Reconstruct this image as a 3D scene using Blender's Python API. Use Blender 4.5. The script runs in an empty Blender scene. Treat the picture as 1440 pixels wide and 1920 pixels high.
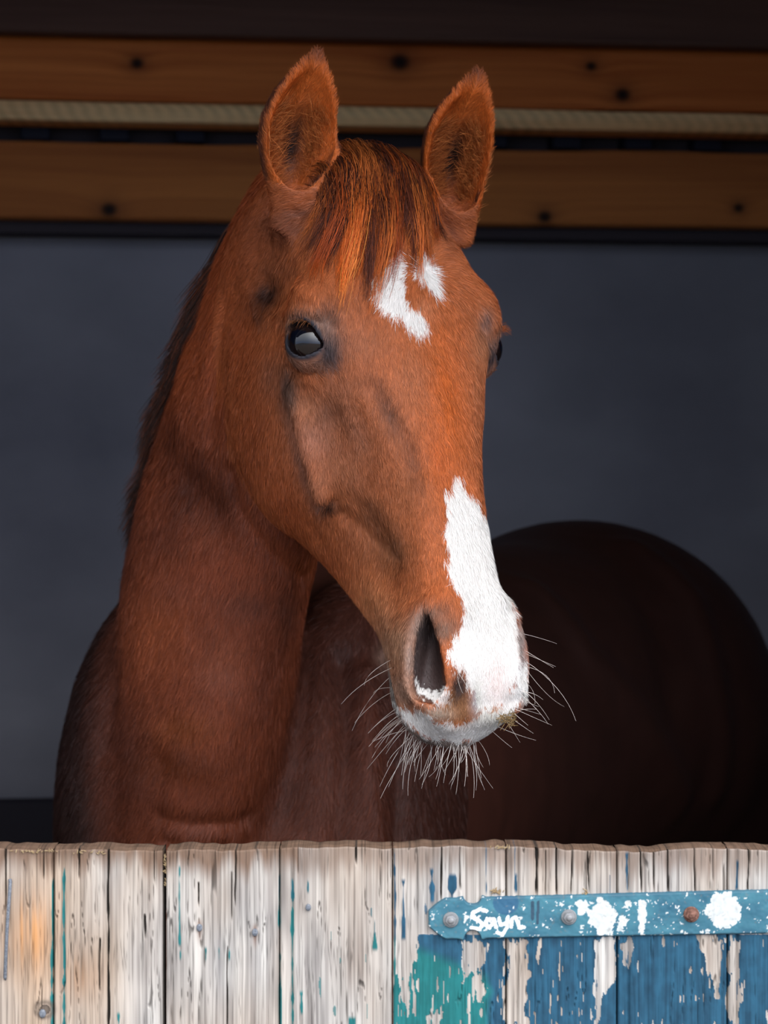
import bpy, math, random, time
import numpy as np
from mathutils import Matrix

# ---------------------------------------------------------------- camera, world, lights, exposure
FPX = 4750.0            # focal length in pixels of the 1440 x 1920 frame
CAM_Z = 1.555
scene = bpy.context.scene
COL = scene.collection
cam_d = bpy.data.cameras.new('camera'); cam = bpy.data.objects.new('camera', cam_d); COL.objects.link(cam)
cam.location = (0, 0, CAM_Z); cam.rotation_euler = (math.radians(90), 0, 0)
cam_d.sensor_fit = 'HORIZONTAL'; cam_d.sensor_width = 36.0; cam_d.lens = FPX/1440*36.0
cam_d.clip_start = .05; cam_d.clip_end = 100
cam_d.dof.use_dof = True; cam_d.dof.focus_distance = 2.50; cam_d.dof.aperture_fstop = 11.0
scene.camera = cam

world = bpy.data.worlds.new('overcast_sky'); scene.world = world; world.use_nodes = True
wn = world.node_tree.nodes; wl = world.node_tree.links; wn.clear()
w_out = wn.new('ShaderNodeOutputWorld'); w_bg = wn.new('ShaderNodeBackground'); w_tc = wn.new('ShaderNodeTexCoord')
w_sep = wn.new('ShaderNodeSeparateXYZ'); w_ramp = wn.new('ShaderNodeValToRGB')
w_ramp.color_ramp.elements[0].position = .48; w_ramp.color_ramp.elements[0].color = (.29, .36, .52, 1)
w_ramp.color_ramp.elements[1].position = .80; w_ramp.color_ramp.elements[1].color = (.95, .96, .98, 1)
w_map = wn.new('ShaderNodeMapRange'); w_map.inputs['From Min'].default_value = -1; w_map.inputs['From Max'].default_value = 1
wl.new(w_tc.outputs['Generated'], w_sep.inputs[0]); wl.new(w_sep.outputs['Z'], w_map.inputs['Value'])
wl.new(w_map.outputs[0], w_ramp.inputs[0]); wl.new(w_ramp.outputs[0], w_bg.inputs['Color'])
w_bg.inputs['Strength'].default_value = 1.0
wl.new(w_bg.outputs[0], w_out.inputs['Surface'])
# brighter part of the cloud, high in front of the stable and to the right: a soft lobe of the sky itself
w_dot = wn.new('ShaderNodeVectorMath'); w_dot.operation = 'DOT_PRODUCT'
_sd = np.array([.50, -.62, .60]); _sd = _sd/np.linalg.norm(_sd); w_dot.inputs[1].default_value = tuple(_sd)
w_mx = wn.new('ShaderNodeMath'); w_mx.operation = 'MAXIMUM'; w_mx.inputs[1].default_value = 0.0
w_pw = wn.new('ShaderNodeMath'); w_pw.operation = 'POWER'; w_pw.inputs[1].default_value = 5.0
w_ml = wn.new('ShaderNodeMath'); w_ml.operation = 'MULTIPLY_ADD'; w_ml.inputs[1].default_value = 2.4; w_ml.inputs[2].default_value = 1.0
wl.new(w_tc.outputs['Generated'], w_dot.inputs[0]); wl.new(w_dot.outputs['Value'], w_mx.inputs[0]); wl.new(w_mx.outputs[0], w_pw.inputs[0])
wl.new(w_pw.outputs[0], w_ml.inputs[0]); wl.new(w_ml.outputs[0], w_bg.inputs['Strength'])

scene.view_settings.view_transform = 'Standard'; scene.view_settings.look = 'None'
scene.view_settings.exposure = 1.22; scene.view_settings.gamma = 1.0; scene.view_settings.use_curve_mapping = False
scene.cycles.max_bounces = 5; scene.cycles.diffuse_bounces = 3; scene.cycles.glossy_bounces = 2

# ---------------------------------------------------------------- numpy helpers
def nrm(v):
    v = np.asarray(v, float); return v/np.linalg.norm(v)

def hash3(ix, iy, iz, seed):
    h = (ix.astype(np.int64)*374761393 + iy.astype(np.int64)*668265263 + iz.astype(np.int64)*2147483647 + seed*974711) & 0xffffffff
    h = ((h ^ (h >> 13))*1274126177) & 0xffffffff
    h = ((h ^ (h >> 16))*2246822519) & 0xffffffff
    return (h & 0xffffff)/float(0xffffff)

def vnoise(x, y, z, seed=0):
    x, y, z = np.broadcast_arrays(x, y, z)
    ix = np.floor(x); iy = np.floor(y); iz = np.floor(z)
    fx = x-ix; fy = y-iy; fz = z-iz
    fx = fx*fx*(3-2*fx); fy = fy*fy*(3-2*fy); fz = fz*fz*(3-2*fz)
    r = 0
    for dx in (0, 1):
        wx = fx if dx else 1-fx
        for dy in (0, 1):
            wy = fy if dy else 1-fy
            for dz in (0, 1):
                wz = fz if dz else 1-fz
                r = r + hash3(ix+dx, iy+dy, iz+dz, seed)*wx*wy*wz
    return r*2-1

def fbm(x, y, z, seed=0, octv=3, gain=.5):
    r = 0; a = 1; s = 0
    for k in range(octv):
        r = r + a*vnoise(x*2**k, y*2**k, z*2**k, seed+k*17); s += a; a *= gain
    return r/s

def sstep(e0, e1, x):
    t = np.clip((x-e0)/(e1-e0), 0, 1); return t*t*(3-2*t)

def smin(a, b, k):
    h = np.clip(.5+.5*(b-a)/k, 0, 1); return b*(1-h)+a*h-k*h*(1-h)
def smax(a, b, k): return -smin(-a, -b, k)

def seg_dist(P, A, B):
    A = np.asarray(A, float); B = np.asarray(B, float)
    ab = B-A; t = np.clip(((P-A)@ab)/max(ab@ab, 1e-12), 0, 1)
    return np.linalg.norm(P-(A+t[:, None]*ab), axis=1), t

def capsule(P, A, B, r1, r2):
    d, t = seg_dist(P, A, B); return d-(r1+(r2-r1)*t)

def ellipsoid(P, c, R, axes=None):
    q = P-np.asarray(c, float)
    if axes is not None: q = q@np.asarray(axes, float).T
    R = np.asarray(R, float)
    k0 = np.linalg.norm(q/R, axis=1); k1 = np.linalg.norm(q/(R*R), axis=1)
    return k0*(k0-1)/np.maximum(k1, 1e-9)

def poly_dist(P, pts):
    d = None
    for a, b in zip(pts[:-1], pts[1:]):
        e, _ = seg_dist(P, a, b); d = e if d is None else np.minimum(d, e)
    return d

def inpoly(x, y, poly):
    c = np.zeros(x.shape, bool); n = len(poly); j = n-1
    for i in range(n):
        xi, yi = poly[i]; xj, yj = poly[j]
        if yi != yj:
            c ^= ((yi > y) != (yj > y)) & (x < (xj-xi)*(y-yi)/(yj-yi)+xi)
        j = i
    return c

def catmull(xs, ys, xq):
    """smooth interpolation of rows ys at xs"""
    xs = np.asarray(xs, float); ys = np.asarray(ys, float)
    m = np.gradient(ys, xs, axis=0)
    i = np.clip(np.searchsorted(xs, xq)-1, 0, len(xs)-2)
    h = xs[i+1]-xs[i]; t = np.clip((xq-xs[i])/h, 0, 1)
    if ys.ndim > 1: h = h[:, None]; t = t[:, None]
    return ((2*t**3-3*t**2+1)*ys[i] + (t**3-2*t**2+t)*h*m[i] + (-2*t**3+3*t**2)*ys[i+1] + (t**3-t**2)*h*m[i+1])

def world_pt(px, py, Y):
    """a point at depth Y on the sight line of pixel (px, py): used to measure places off the photo"""
    return np.array([(px-720)/FPX*Y, Y, CAM_Z-(py-960)/FPX*Y])
def to_px(P):
    return 720+P[:, 0]/P[:, 1]*FPX, 960-(P[:, 2]-CAM_Z)/P[:, 1]*FPX

# ---------------------------------------------------------------- head frame
PSI = math.radians(30); THE = math.radians(25)
F_ = np.array([math.sin(PSI), -math.cos(PSI), 0]); Z_ = np.array([0, 0, 1.])
HA = math.sin(THE)*F_-math.cos(THE)*Z_        # from poll down to muzzle
HH = math.cos(THE)*F_+math.sin(THE)*Z_        # out of the face
HS = np.array([math.cos(PSI), math.sin(PSI), 0])   # to the horse's left
P0 = np.array([-.011, 2.65, 1.929])
M3 = np.stack([HA, HS, HH])
def to_head(P): return (P-P0)@M3.T
def from_head(a, s, h): return P0+a*HA+s*HS+h*HH

STA = [
 (-.045, [(0,-.10),(.004,-.102),(.008,-.106),(.010,-.11),(.010,-.114),(.008,-.118),(.004,-.12),(0,-.122)]),
 (-.030, [(0,-.035),(.024,-.040),(.042,-.060),(.048,-.085),(.046,-.115),(.038,-.145),(.022,-.165),(0,-.17)]),
 (.000, [(0,-.005),(.030,-.008),(.056,-.030),(.066,-.070),(.062,-.120),(.052,-.165),(.030,-.195),(0,-.205)]),
 (.060, [(0,.012),(.038,.008),(.068,-.012),(.084,-.048),(.082,-.105),(.072,-.165),(.048,-.220),(0,-.235)]),
 (.120, [(0,.022),(.044,.018),(.080,.000),(.100,-.038),(.096,-.095),(.084,-.165),(.062,-.235),(0,-.260)]),
 (.170, [(0,.024),(.050,.020),(.092,.000),(.112,-.036),(.104,-.085),(.092,-.175),(.072,-.262),(0,-.292)]),
 (.210, [(0,.022),(.050,.017),(.090,-.006),(.108,-.045),(.104,-.092),(.094,-.185),(.072,-.275),(0,-.298)]),
 (.260, [(0,.016),(.044,.012),(.080,-.014),(.093,-.062),(.092,-.105),(.088,-.195),(.066,-.272),(0,-.290)]),
 (.320, [(0,.008),(.037,.002),(.062,-.026),(.077,-.080),(.080,-.115),(.074,-.190),(.054,-.245),(0,-.262)]),
 (.380, [(0,.001),(.032,-.005),(.050,-.034),(.057,-.085),(.058,-.125),(.052,-.176),(.038,-.210),(0,-.224)]),
 (.440, [(0,-.005),(.029,-.010),(.044,-.036),(.048,-.078),(.048,-.112),(.041,-.150),(.030,-.176),(0,-.184)]),
 (.490, [(0,-.009),(.028,-.013),(.046,-.038),(.054,-.074),(.049,-.106),(.038,-.134),(.028,-.150),(0,-.155)]),
 (.530, [(0,-.014),(.031,-.018),(.056,-.040),(.062,-.074),(.053,-.105),(.040,-.132),(.029,-.147),(0,-.152)]),
 (.570, [(0,-.026),(.032,-.030),(.056,-.050),(.060,-.078),(.052,-.106),(.041,-.132),(.030,-.146),(0,-.151)]),
 (.594, [(0,-.044),(.028,-.047),(.046,-.062),(.051,-.083),(.047,-.106),(.037,-.126),(.023,-.138),(0,-.142)]),
 (.610, [(0,-.062),(.018,-.064),(.032,-.075),(.036,-.088),(.033,-.104),(.026,-.116),(.015,-.124),(0,-.127)]),
 (.620, [(0,-.090),(.004,-.091),(.008,-.093),(.010,-.096),(.010,-.099),(.008,-.102),(.004,-.104),(0,-.105)]),
]
_sa = np.array([s[0] for s in STA]); NTH = 97
_th = np.linspace(0, math.pi, NTH)
_aa = np.linspace(_sa[0], _sa[-1], 300)
def _build_radial():
    pts = np.array([s[1] for s in STA], float)            # ns,8,2
    hc = (pts[:, 0, 1]+pts[:, -1, 1])/2
    tab = []
    for k in range(len(STA)):
        p = pts[k]; p = np.concatenate([p, p[-2:0:-1]*[-1, 1]])  # closed loop
        # closed catmull sampling
        n = len(p); out = []
        for i in range(n):
            a, b, c, d = p[i-1], p[i], p[(i+1) % n], p[(i+2) % n]
            for t in np.linspace(0, 1, 12, endpoint=False):
                out.append(.5*((2*b)+(-a+c)*t+(2*a-5*b+4*c-d)*t*t+(-a+3*b-3*c+d)*t**3))
        out = np.array(out)
        th = np.arctan2(out[:, 0], out[:, 1]-hc[k]); r = np.hypot(out[:, 0], out[:, 1]-hc[k])
        o = np.argsort(th); tab.append(np.interp(_th, th[o], r[o]))
    tab = np.array(tab)
    return catmull(_sa, hc, _aa), catmull(_sa, tab, _aa)
_HC, _RT = _build_radial()

def f_skull(a, q, h):
    u = np.clip((a-_aa[0])/(_aa[-1]-_aa[0]), 0, 1)*(len(_aa)-1)
    i = np.minimum(u.astype(int), len(_aa)-2); fu = u-i
    hc = _HC[i]*(1-fu)+_HC[i+1]*fu
    y = h-hc
    th = np.arctan2(q, y)/math.pi*(NTH-1)
    j = np.clip(th.astype(int), 0, NTH-2); ft = th-j
    R = (_RT[i, j]*(1-fu)+_RT[i+1, j]*fu)*(1-ft)+(_RT[i, j+1]*(1-fu)+_RT[i+1, j+1]*fu)*ft
    f = (np.hypot(q, y)-R)*.85
    over = np.maximum(np.maximum(_aa[0]-a, a-_aa[-1]), 0)
    return np.where(over > 0, np.hypot(np.maximum(f, 0), over), f)

EYE = np.array([.205, .098, -.043]); EYE_R = .0255
EYE_N = nrm([.02, .86, .50])          # outward direction (a, q, h)
EYE_U = nrm(np.array([.50, -.35, .62])-np.dot(np.array([.50, -.35, .62]), EYE_N)*EYE_N)   # towards the inner corner
EYE_V = np.cross(EYE_N, EYE_U)
if EYE_V[0] > 0: EYE_V = -EYE_V      # up, towards the poll

def gauss(d2, w): return np.exp(-d2/(w*w))
def f_head(P):
    L = to_head(P); a, s, h = L[:, 0], L[:, 1], L[:, 2]; q = np.abs(s)
    Q = np.stack([a, q, h], 1)
    f = f_skull(a, q, h)
    near = f < .05
    n = Q[near]
    g = f[near]
    def U(v, k):
        nonlocal g
        g = smin(g, v, k)
    # cheek plate of the jaw
    U(ellipsoid(n, (.215, .056, -.195), (.118, .038, .092)), .02)
    # brow over the eye, facial crest, chin
    U(ellipsoid(n, (.178, .094, -.028), (.030, .018, .026)), .03)
    U(capsule(n, (.235, .101, -.094), (.338, .080, -.122), .008, .007), .022)
    U(ellipsoid(n, (.555, 0, -.143), (.034, .028, .014)), .02)
    # hollow above the eye and the dip in front of it
    g = g+.008*gauss(((n-[.125, .106, -.055])**2).sum(1), .024)
    g = g+.005*gauss(((n-[.255, .080, -.030])**2).sum(1), .03)
    g = g+.006*gauss(((n-[.40, .056, -.085])**2/[4, 1, 1]).sum(1), .03)
    # groove between crest and jaw muscle
    g = g+.004*gauss(poly_dist(n, [(.25, .098, -.118), (.345, .078, -.142)])**2, .012)
    # lids: a swelling around the ball, then the opening
    e = n-EYE; en = e@EYE_N; eu = e@EYE_U; ev = e@EYE_V
    U(np.linalg.norm(e, axis=1)-(EYE_R+.0018), .014)
    x = eu/.0250
    up = .0180*np.clip(1-np.abs(x+.15)**2.3/1.35, -1, 1); lo = -.0165*np.clip(1-np.abs(x-.05)**2.0, -1, 1)
    ap = np.maximum(np.maximum(ev-up, lo-ev), np.maximum(np.abs(eu)-.0275, -en+.006))
    g = smax(g, -ap, .002)
    # nostril: rim then the opening
    NC = np.array([.549, .040, -.052])
    ax0 = nrm([.95, .05, .10]); ax1 = np.array([0.0, .60, -.72]); ax1 = nrm(ax1-np.dot(ax1, ax0)*ax0); ax2 = np.cross(ax0, ax1)
    if ax2[1] < 0: ax2 = -ax2
    m = n-NC; l = m@ax0; w = m@ax1; dd = m@ax2
    U(ellipsoid(n, (.545, .046, -.058), (.050, .020, .026)), .02)
    hw = np.interp(l, [-.046, -.040, -.028, -.005, .018, .032, .041, .046], [0, .0050, .0095, .0155, .0195, .0180, .0110, 0])
    wc = w-np.interp(l, [-.045, -.02, .0, .02, .045], [-.013, -.007, -.002, .004, .008])
    hole = np.maximum(np.abs(wc)-hw, np.abs(l)-.0465)
    dep = .0045+.034*sstep(.55, -.75, wc/np.maximum(hw, .004))*sstep(.040, .0, l)+.005*sstep(.045, .02, l)
    cut = smax(hole, -(dd+dep), .006)
    g = smax(g, -cut, .006)
    g = g-.0040*gauss((hole-.005)**2, .006)*sstep(.04, .015, np.abs(dd))
    # mouth
    mh = -.117-.10*(a[near]-.6)
    slot = np.maximum(np.abs(n[:, 2]-mh)-.0010, .505-n[:, 0])
    slot = np.maximum(slot, -(f[near]+.010))
    g = smax(g, -slot, .005)
    g = g-.0035*gauss((n[:, 2]-(mh+.012))**2, .009)*sstep(.53, .57, n[:, 0])
    f[near] = g
    return f

# ---------------------------------------------------------------- ears
EARS = {}
def ear_def(key, base, tip, op, bow, wid):
    base = np.asarray(base, float); tip = np.asarray(tip, float)
    E = nrm(tip-base); O = nrm(op-np.dot(op, E)*E); W = np.cross(E, O)
    EARS[key] = (base, np.linalg.norm(tip-base), E, O, W, bow, wid)
ear_def('near', world_pt(560, 395, 2.64), world_pt(600, 92, 2.615), np.array([.50, -1, .10]), .012, 1.0)
ear_def('far', world_pt(846, 418, 2.74), world_pt(903, 128, 2.70), np.array([.34, -1, .10]), .010, .92)
def ear_prof(t):
    return np.interp(t, [-.2, 0, .1, .25, .4, .55, .7, .82, .92, .98, 1.02], [.030, .027, .031, .037, .0405, .040, .0335, .0235, .0125, .005, .0])
def ear_local(P, key):
    base, Ln, E, O, W, bow, wid = EARS[key]
    q = P-base; t = (q@E)/Ln
    w = q@W; o = q@O
    w = w-bow*(-np.sin(math.pi*np.clip(t, 0, 1)))*(1 if key == 'near' else 1)
    return t, w, o
def f_ear(P, key):
    base, Ln, E, O, W, bow, wid = EARS[key]
    t, w, o = ear_local(P, key)
    r = ear_prof(t)*wid
    o2 = o+.10*np.maximum(t-.6, 0)**2*Ln
    outer = np.hypot(w, o2/.95)-r
    sh = np.interp(t, [0, .15, .4, .7, 1], [.010, .008, .016, .020, .018])
    ri = np.maximum(r-.0030, .0005)*np.interp(t, [-.05, .05, .15, .3], [.1, .45, .85, 1])
    inner = np.hypot(w, o2-sh)-ri
    inner = smax(inner, (.02-t)*Ln, .01)
    g = smax(outer, -inner, .003)
    face = o2-r*np.interp(t, [-.1, 0, .1, .2, .35, .5, 1], [1.6, 1.25, .98, .78, .55, .38, .2])
    g = smax(g, face, .004)
    g = np.maximum(g, (t-1.02)*Ln)
    g = smax(g, (-.13-t)*Ln, .01)
    return g*.9

# ---------------------------------------------------------------- neck and body
NK_U = nrm([-.12, .40, -.60]); NK_0 = np.array([-.080, 2.77, 1.865])
NK = [ # u, cx, cy, cz offsets are along the axis, extra (x,y), radii crest/width, crest dir x
 (-.06, (.0, 0), .080, .050, -.45),
 (.00, (-.006, 0), .110, .066, -.45),
 (.12, (-.016, 0), .148, .078, -.45),
 (.25, (-.030, 0), .165, .086, -.42),
 (.40, (-.044, .0), .180, .096, -.35),
 (.55, (-.040, -.035), .185, .108, -.22),
 (.70, (-.030, -.085), .190, .112, -.08),
 (.85, (-.010, -.125), .190, .108, .0),
 (1.00, (.020, -.165), .185, .100, .05),
 (1.10, (.040, -.18), .15, .08, .05)]
_nu = np.array([n[0] for n in NK]); _nt = np.array([[n[1][0], n[1][1], n[2], n[3], n[4]] for n in NK])
def neck_local(P):
    u = (P-NK_0)@NK_U
    tab = catmull(_nu, _nt, np.clip(u, _nu[0], _nu[-1]))
    c = NK_0+u[:, None]*NK_U; c[:, 0] += tab[:, 0]; c[:, 1] += tab[:, 1]
    D = np.stack([tab[:, 4], np.full(len(u), .8), np.full(len(u), .45)], 1)
    D = D-(D@NK_U)[:, None]*NK_U; D /= np.linalg.norm(D, axis=1)[:, None]
    W = np.cross(NK_U, D)
    q = P-c
    return u, (q*D).sum(1), (q*W).sum(1), tab[:, 2], tab[:, 3]
def f_neck(P):
    u, d, w, rd, rw = neck_local(P)
    wr = rw*np.where(d > 0, 1-.35*np.clip(d/rd, 0, 1)**1.5, 1-.08*np.clip(-d/rd, 0, 1))
    k0 = np.sqrt((d/rd)**2+(w/wr)**2); k1 = np.sqrt((d/rd**2)**2+(w/wr**2)**2)
    f = k0*(k0-1)/np.maximum(k1, 1e-6)
    e = np.maximum(_nu[0]-u, u-_nu[-1])
    return np.where(e > 0, np.hypot(np.maximum(f, 0), e), np.maximum(f, e))

BX = nrm([.42, 1.12, 0])     # body axis, chest to rump
BL = np.array([BX[1], -BX[0], 0])   # viewer's right
def f_body(P):
    f = capsule(P, (-.09, 3.38, 1.20), (.30, 4.05, 1.215), .285, .30)
    ax = np.stack([BL, BX, Z_])
    f = smin(f, ellipsoid(P, (.325, 4.16, 1.235), (.315, .33, .30), ax), .08)       # rump
    f = smin(f, ellipsoid(P, (-.08, 3.50, 1.40), (.08, .36, .165), ax), .10)        # withers
    f = smin(f, ellipsoid(P, (-.262, 3.22, 1.17), (.13, .22, .31), ax), .05)      # shoulders
    f = smin(f, ellipsoid(P, (-.025, 3.19, 1.15), (.130, .21, .33), ax), .04)
    f = smin(f, ellipsoid(P, (-.16, 3.12, 1.05), (.17, .17, .17), ax), .04)        # breast
    def leg(pts, k):
        nonlocal f
        g = None
        for (a, ra), (b, rb) in zip(pts[:-1], pts[1:]):
            c = capsule(P, a, b, ra, rb); g = c if g is None else smin(g, c, .02)
        f = smin(f, g, k)
    for sx in (-1, 1):
        o = np.array([-.13, 3.16, 0])+BL*.13*sx
        leg([(o+[0, .04, 1.0], .12), (o+[0, .02, .82], .085), (o+[0, 0, .52], .042), (o+[0, 0, .48], .045), (o+[0, 0, .18], .028), (o+[0, -.01, .14], .037), (o+[0, -.05, .055], .045), (o+[0, -.06, .05], .05)], .06)
        o = np.array([.34, 4.25, 0])+BL*.15*sx
        leg([(o+[0, 0, 1.1], .19), (o+BX*-.10+[0, 0, .88], .12), (o+BX*.10+[0, 0, .58], .050), (o+BX*.10+[0, 0, .54], .046), (o+BX*.06+[0, 0, .2], .030), (o+BX*.05+[0, 0, .15], .038), (o+BX*.0+[0, 0, .055], .046), (o+BX*-.01+[0, 0, .05], .05)], .07)
    return f

def f_horse(P):
    P = np.asarray(P, float)
    out = np.full(len(P), 1.0)
    y, z = P[:, 1], P[:, 2]
    mb = (y > 2.8-.1) & (z < 1.85)
    if mb.any(): out[mb] = f_body(P[mb])
    mn = (y > 2.5) & (z > .9) & (y < 3.8)
    if mn.any(): out[mn] = smin(out[mn], f_neck(P[mn]), .035)
    mh = (y < 3.0) & (z > 1.1)
    if mh.any():
        fh = f_head(P[mh]); out[mh] = smin(out[mh], fh, np.interp(P[mh][:, 2], [1.58, 1.72], [.018, .045]))
    for key in EARS:
        base, Ln, E, O, W, bow, wid = EARS[key]
        me = np.linalg.norm(P-(base+E*Ln*.5), axis=1) < .16
        if me.any():
            out[me] = smin(out[me], f_ear(P[me], key), .028)
    return out

# ---------------------------------------------------------------- surface nets on a graded grid, evaluated only near the surface
def grade(segs):
    out = [segs[0][0]]
    for a, b, h0, h1 in segs:
        n = max(1, int(round((b-a)/((h0+h1)/2)))); w = np.linspace(h0, h1, n); w = w/w.sum()*(b-a)
        out += list(a+np.cumsum(w))
    return np.array(out)
def mesh_field(fn, gx, gy, gz, B=8):
    nx, ny, nz = [(len(g)-1)//B*B+1 for g in (gx, gy, gz)]
    gx, gy, gz = gx[:nx], gy[:ny], gz[:nz]
    bx, by, bz = gx[::B], gy[::B], gz[::B]
    cx, cy, cz = [(b[1:]+b[:-1])/2 for b in (bx, by, bz)]
    hx, hy, hz = [(b[1:]-b[:-1])/2 for b in (bx, by, bz)]
    C = np.stack(np.meshgrid(cx, cy, cz, indexing='ij'), -1).reshape(-1, 3)
    R = np.sqrt(hx[:, None, None]**2+hy[None, :, None]**2+hz[None, None, :]**2).reshape(-1)
    v = np.concatenate([fn(C[i:i+200000]) for i in range(0, len(C), 200000)])
    act = np.abs(v) < R*1.7+.006
    S = np.zeros((nx, ny, nz), bool)     # inside
    F = np.zeros((nx, ny, nz), np.float32)
    sh = (len(cx), len(cy), len(cz))
    v3 = v.reshape(sh)
    ins = np.repeat(np.repeat(np.repeat(v3 < 0, B, 0), B, 1), B, 2)
    S[:-1, :-1, :-1] = ins
    idx = np.argwhere(act.reshape(sh))
    o = np.arange(B+1)
    for k in range(0, len(idx), 400):
        b = idx[k:k+400]*B
        I = (b[:, 0, None]+o)[:, :, None, None]+np.zeros((1, 1, B+1, B+1), int)
        J = (b[:, 1, None]+o)[:, None, :, None]+np.zeros((1, B+1, 1, B+1), int)
        K = (b[:, 2, None]+o)[:, None, None, :]+np.zeros((1, B+1, B+1, 1), int)
        I, J, K = [q.ravel() for q in np.broadcast_arrays(I, J, K)]
        val = fn(np.stack([gx[I], gy[J], gz[K]], 1))
        F[I, J, K] = val; S[I, J, K] = val < 0
    # cells
    def corners(A):
        return [A[i:nx-1+i, j:ny-1+j, k:nz-1+k] for i in (0, 1) for j in (0, 1) for k in (0, 1)]
    cs = corners(S)
    tot = cs[0].astype(np.uint8)
    for c in cs[1:]: tot += c
    cell = np.argwhere((tot > 0) & (tot < 8))
    vid = np.full((nx-1, ny-1, nz-1), -1, np.int32)
    vid[cell[:, 0], cell[:, 1], cell[:, 2]] = np.arange(len(cell))
    G = (gx, gy, gz)
    acc = np.zeros((len(cell), 3)); cnt = np.zeros(len(cell))
    for ax in range(3):
        o1, o2 = [k for k in range(3) if k != ax]
        for d1 in (0, 1):
            for d2 in (0, 1):
                p = cell.copy(); p[:, o1] += d1; p[:, o2] += d2; p2 = p.copy(); p2[:, ax] += 1
                fa = F[p[:, 0], p[:, 1], p[:, 2]]; fb = F[p2[:, 0], p2[:, 1], p2[:, 2]]
                m = S[p[:, 0], p[:, 1], p[:, 2]] != S[p2[:, 0], p2[:, 1], p2[:, 2]]
                t = np.clip(fa/np.where(fa == fb, 1, fa-fb), 0, 1)
                A_ = np.stack([G[i][p[:, i]] for i in range(3)], 1); B_ = np.stack([G[i][p2[:, i]] for i in range(3)], 1)
                acc[m] += (A_+(B_-A_)*t[:, None])[m]; cnt[m] += 1
    V = acc/cnt[:, None]
    quads = []
    for ax in range(3):
        o1, o2 = (ax+1) % 3, (ax+2) % 3
        sl = [slice(1, n-1) for n in (nx, ny, nz)]; sl[ax] = slice(0, (nx, ny, nz)[ax]-1)
        sl2 = list(sl); sl2[ax] = slice(1, (nx, ny, nz)[ax])
        e = np.argwhere(S[tuple(sl)] != S[tuple(sl2)])
        for k in range(3): e[:, k] += sl[k].start
        a = vid[e[:, 0], e[:, 1], e[:, 2]]
        e1 = e.copy(); e1[:, o1] -= 1; b = vid[e1[:, 0], e1[:, 1], e1[:, 2]]
        e2 = e1.copy(); e2[:, o2] -= 1; c = vid[e2[:, 0], e2[:, 1], e2[:, 2]]
        e3 = e.copy(); e3[:, o2] -= 1; d = vid[e3[:, 0], e3[:, 1], e3[:, 2]]
        q = np.stack([a, b, c, d], 1)
        flip = ~S[e[:, 0], e[:, 1], e[:, 2]]
        q[flip] = q[flip][:, ::-1]
        quads.append(q[(q >= 0).all(1)])
    return V, np.concatenate(quads)

def vnormals(V, Q):
    n = np.cross(V[Q[:, 2]]-V[Q[:, 0]], V[Q[:, 3]]-V[Q[:, 1]])
    N = np.zeros_like(V)
    for k in range(4):
        for c in range(3): N[:, c] += np.bincount(Q[:, k], n[:, c], len(V))
    return N/np.maximum(np.linalg.norm(N, axis=1), 1e-12)[:, None]
def relax(V, Q, it=2, lam=.5):
    E = np.concatenate([Q[:, [0, 1]], Q[:, [1, 2]], Q[:, [2, 3]], Q[:, [3, 0]]])
    deg = np.bincount(E[:, 0], minlength=len(V))+np.bincount(E[:, 1], minlength=len(V))
    for k in range(it):
        for l in (lam, -lam*1.04):
            A = np.stack([np.bincount(E[:, 0], V[E[:, 1], c], len(V))+np.bincount(E[:, 1], V[E[:, 0], c], len(V)) for c in range(3)], 1)
            V = V+l*(A/deg[:, None]-V)
    return V

# ---------------------------------------------------------------- scene helpers
def lin(r, g, b, a=1.0):
    f = lambda c: (c/255/12.92) if c/255 <= .04045 else ((c/255+.055)/1.055)**2.4
    return (f(r), f(g), f(b), a)
def L3(r, g, b): return np.array(lin(r, g, b)[:3])

def new_mesh_obj(name, V, Faces, m, parent=None, smooth=True, colors=None):
    """one mesh object; Faces an (n,k) array or a list of tuples"""
    me = bpy.data.meshes.new(name)
    if isinstance(Faces, np.ndarray):
        k = Faces.shape[1]
        me.vertices.add(len(V)); me.vertices.foreach_set('co', np.asarray(V, np.float32).ravel())
        me.loops.add(Faces.size); me.loops.foreach_set('vertex_index', Faces.astype(np.int32).ravel())
        me.polygons.add(len(Faces)); me.polygons.foreach_set('loop_start', np.arange(0, Faces.size, k, dtype=np.int32))
        me.update(calc_edges=True)
    else:
        me.from_pydata([tuple(v) for v in V], [], Faces)
    me.polygons.foreach_set('use_smooth', np.full(len(me.polygons), smooth))
    if colors is not None:
        at = me.color_attributes.new('Col', 'FLOAT_COLOR', 'POINT')
        c = np.ones((len(V), 4), np.float32); c[:, :3] = np.clip(colors, 0, 1); at.data.foreach_set('color', c.ravel())
    me.materials.append(m)
    o = bpy.data.objects.new(name, me); COL.objects.link(o)
    if parent is not None:
        o.parent = parent; o.matrix_parent_inverse = Matrix.Translation(-parent.location)
    return o
def empty(name, loc=(0, 0, 0)):
    o = bpy.data.objects.new(name, None); COL.objects.link(o); o.location = loc; o.empty_display_size = .1
    return o
def tag(o, label=None, category=None, group=None, kind=None):
    if label: o['label'] = label
    if category: o['category'] = category
    if group: o['group'] = group
    if kind: o['kind'] = kind
    return o

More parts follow.
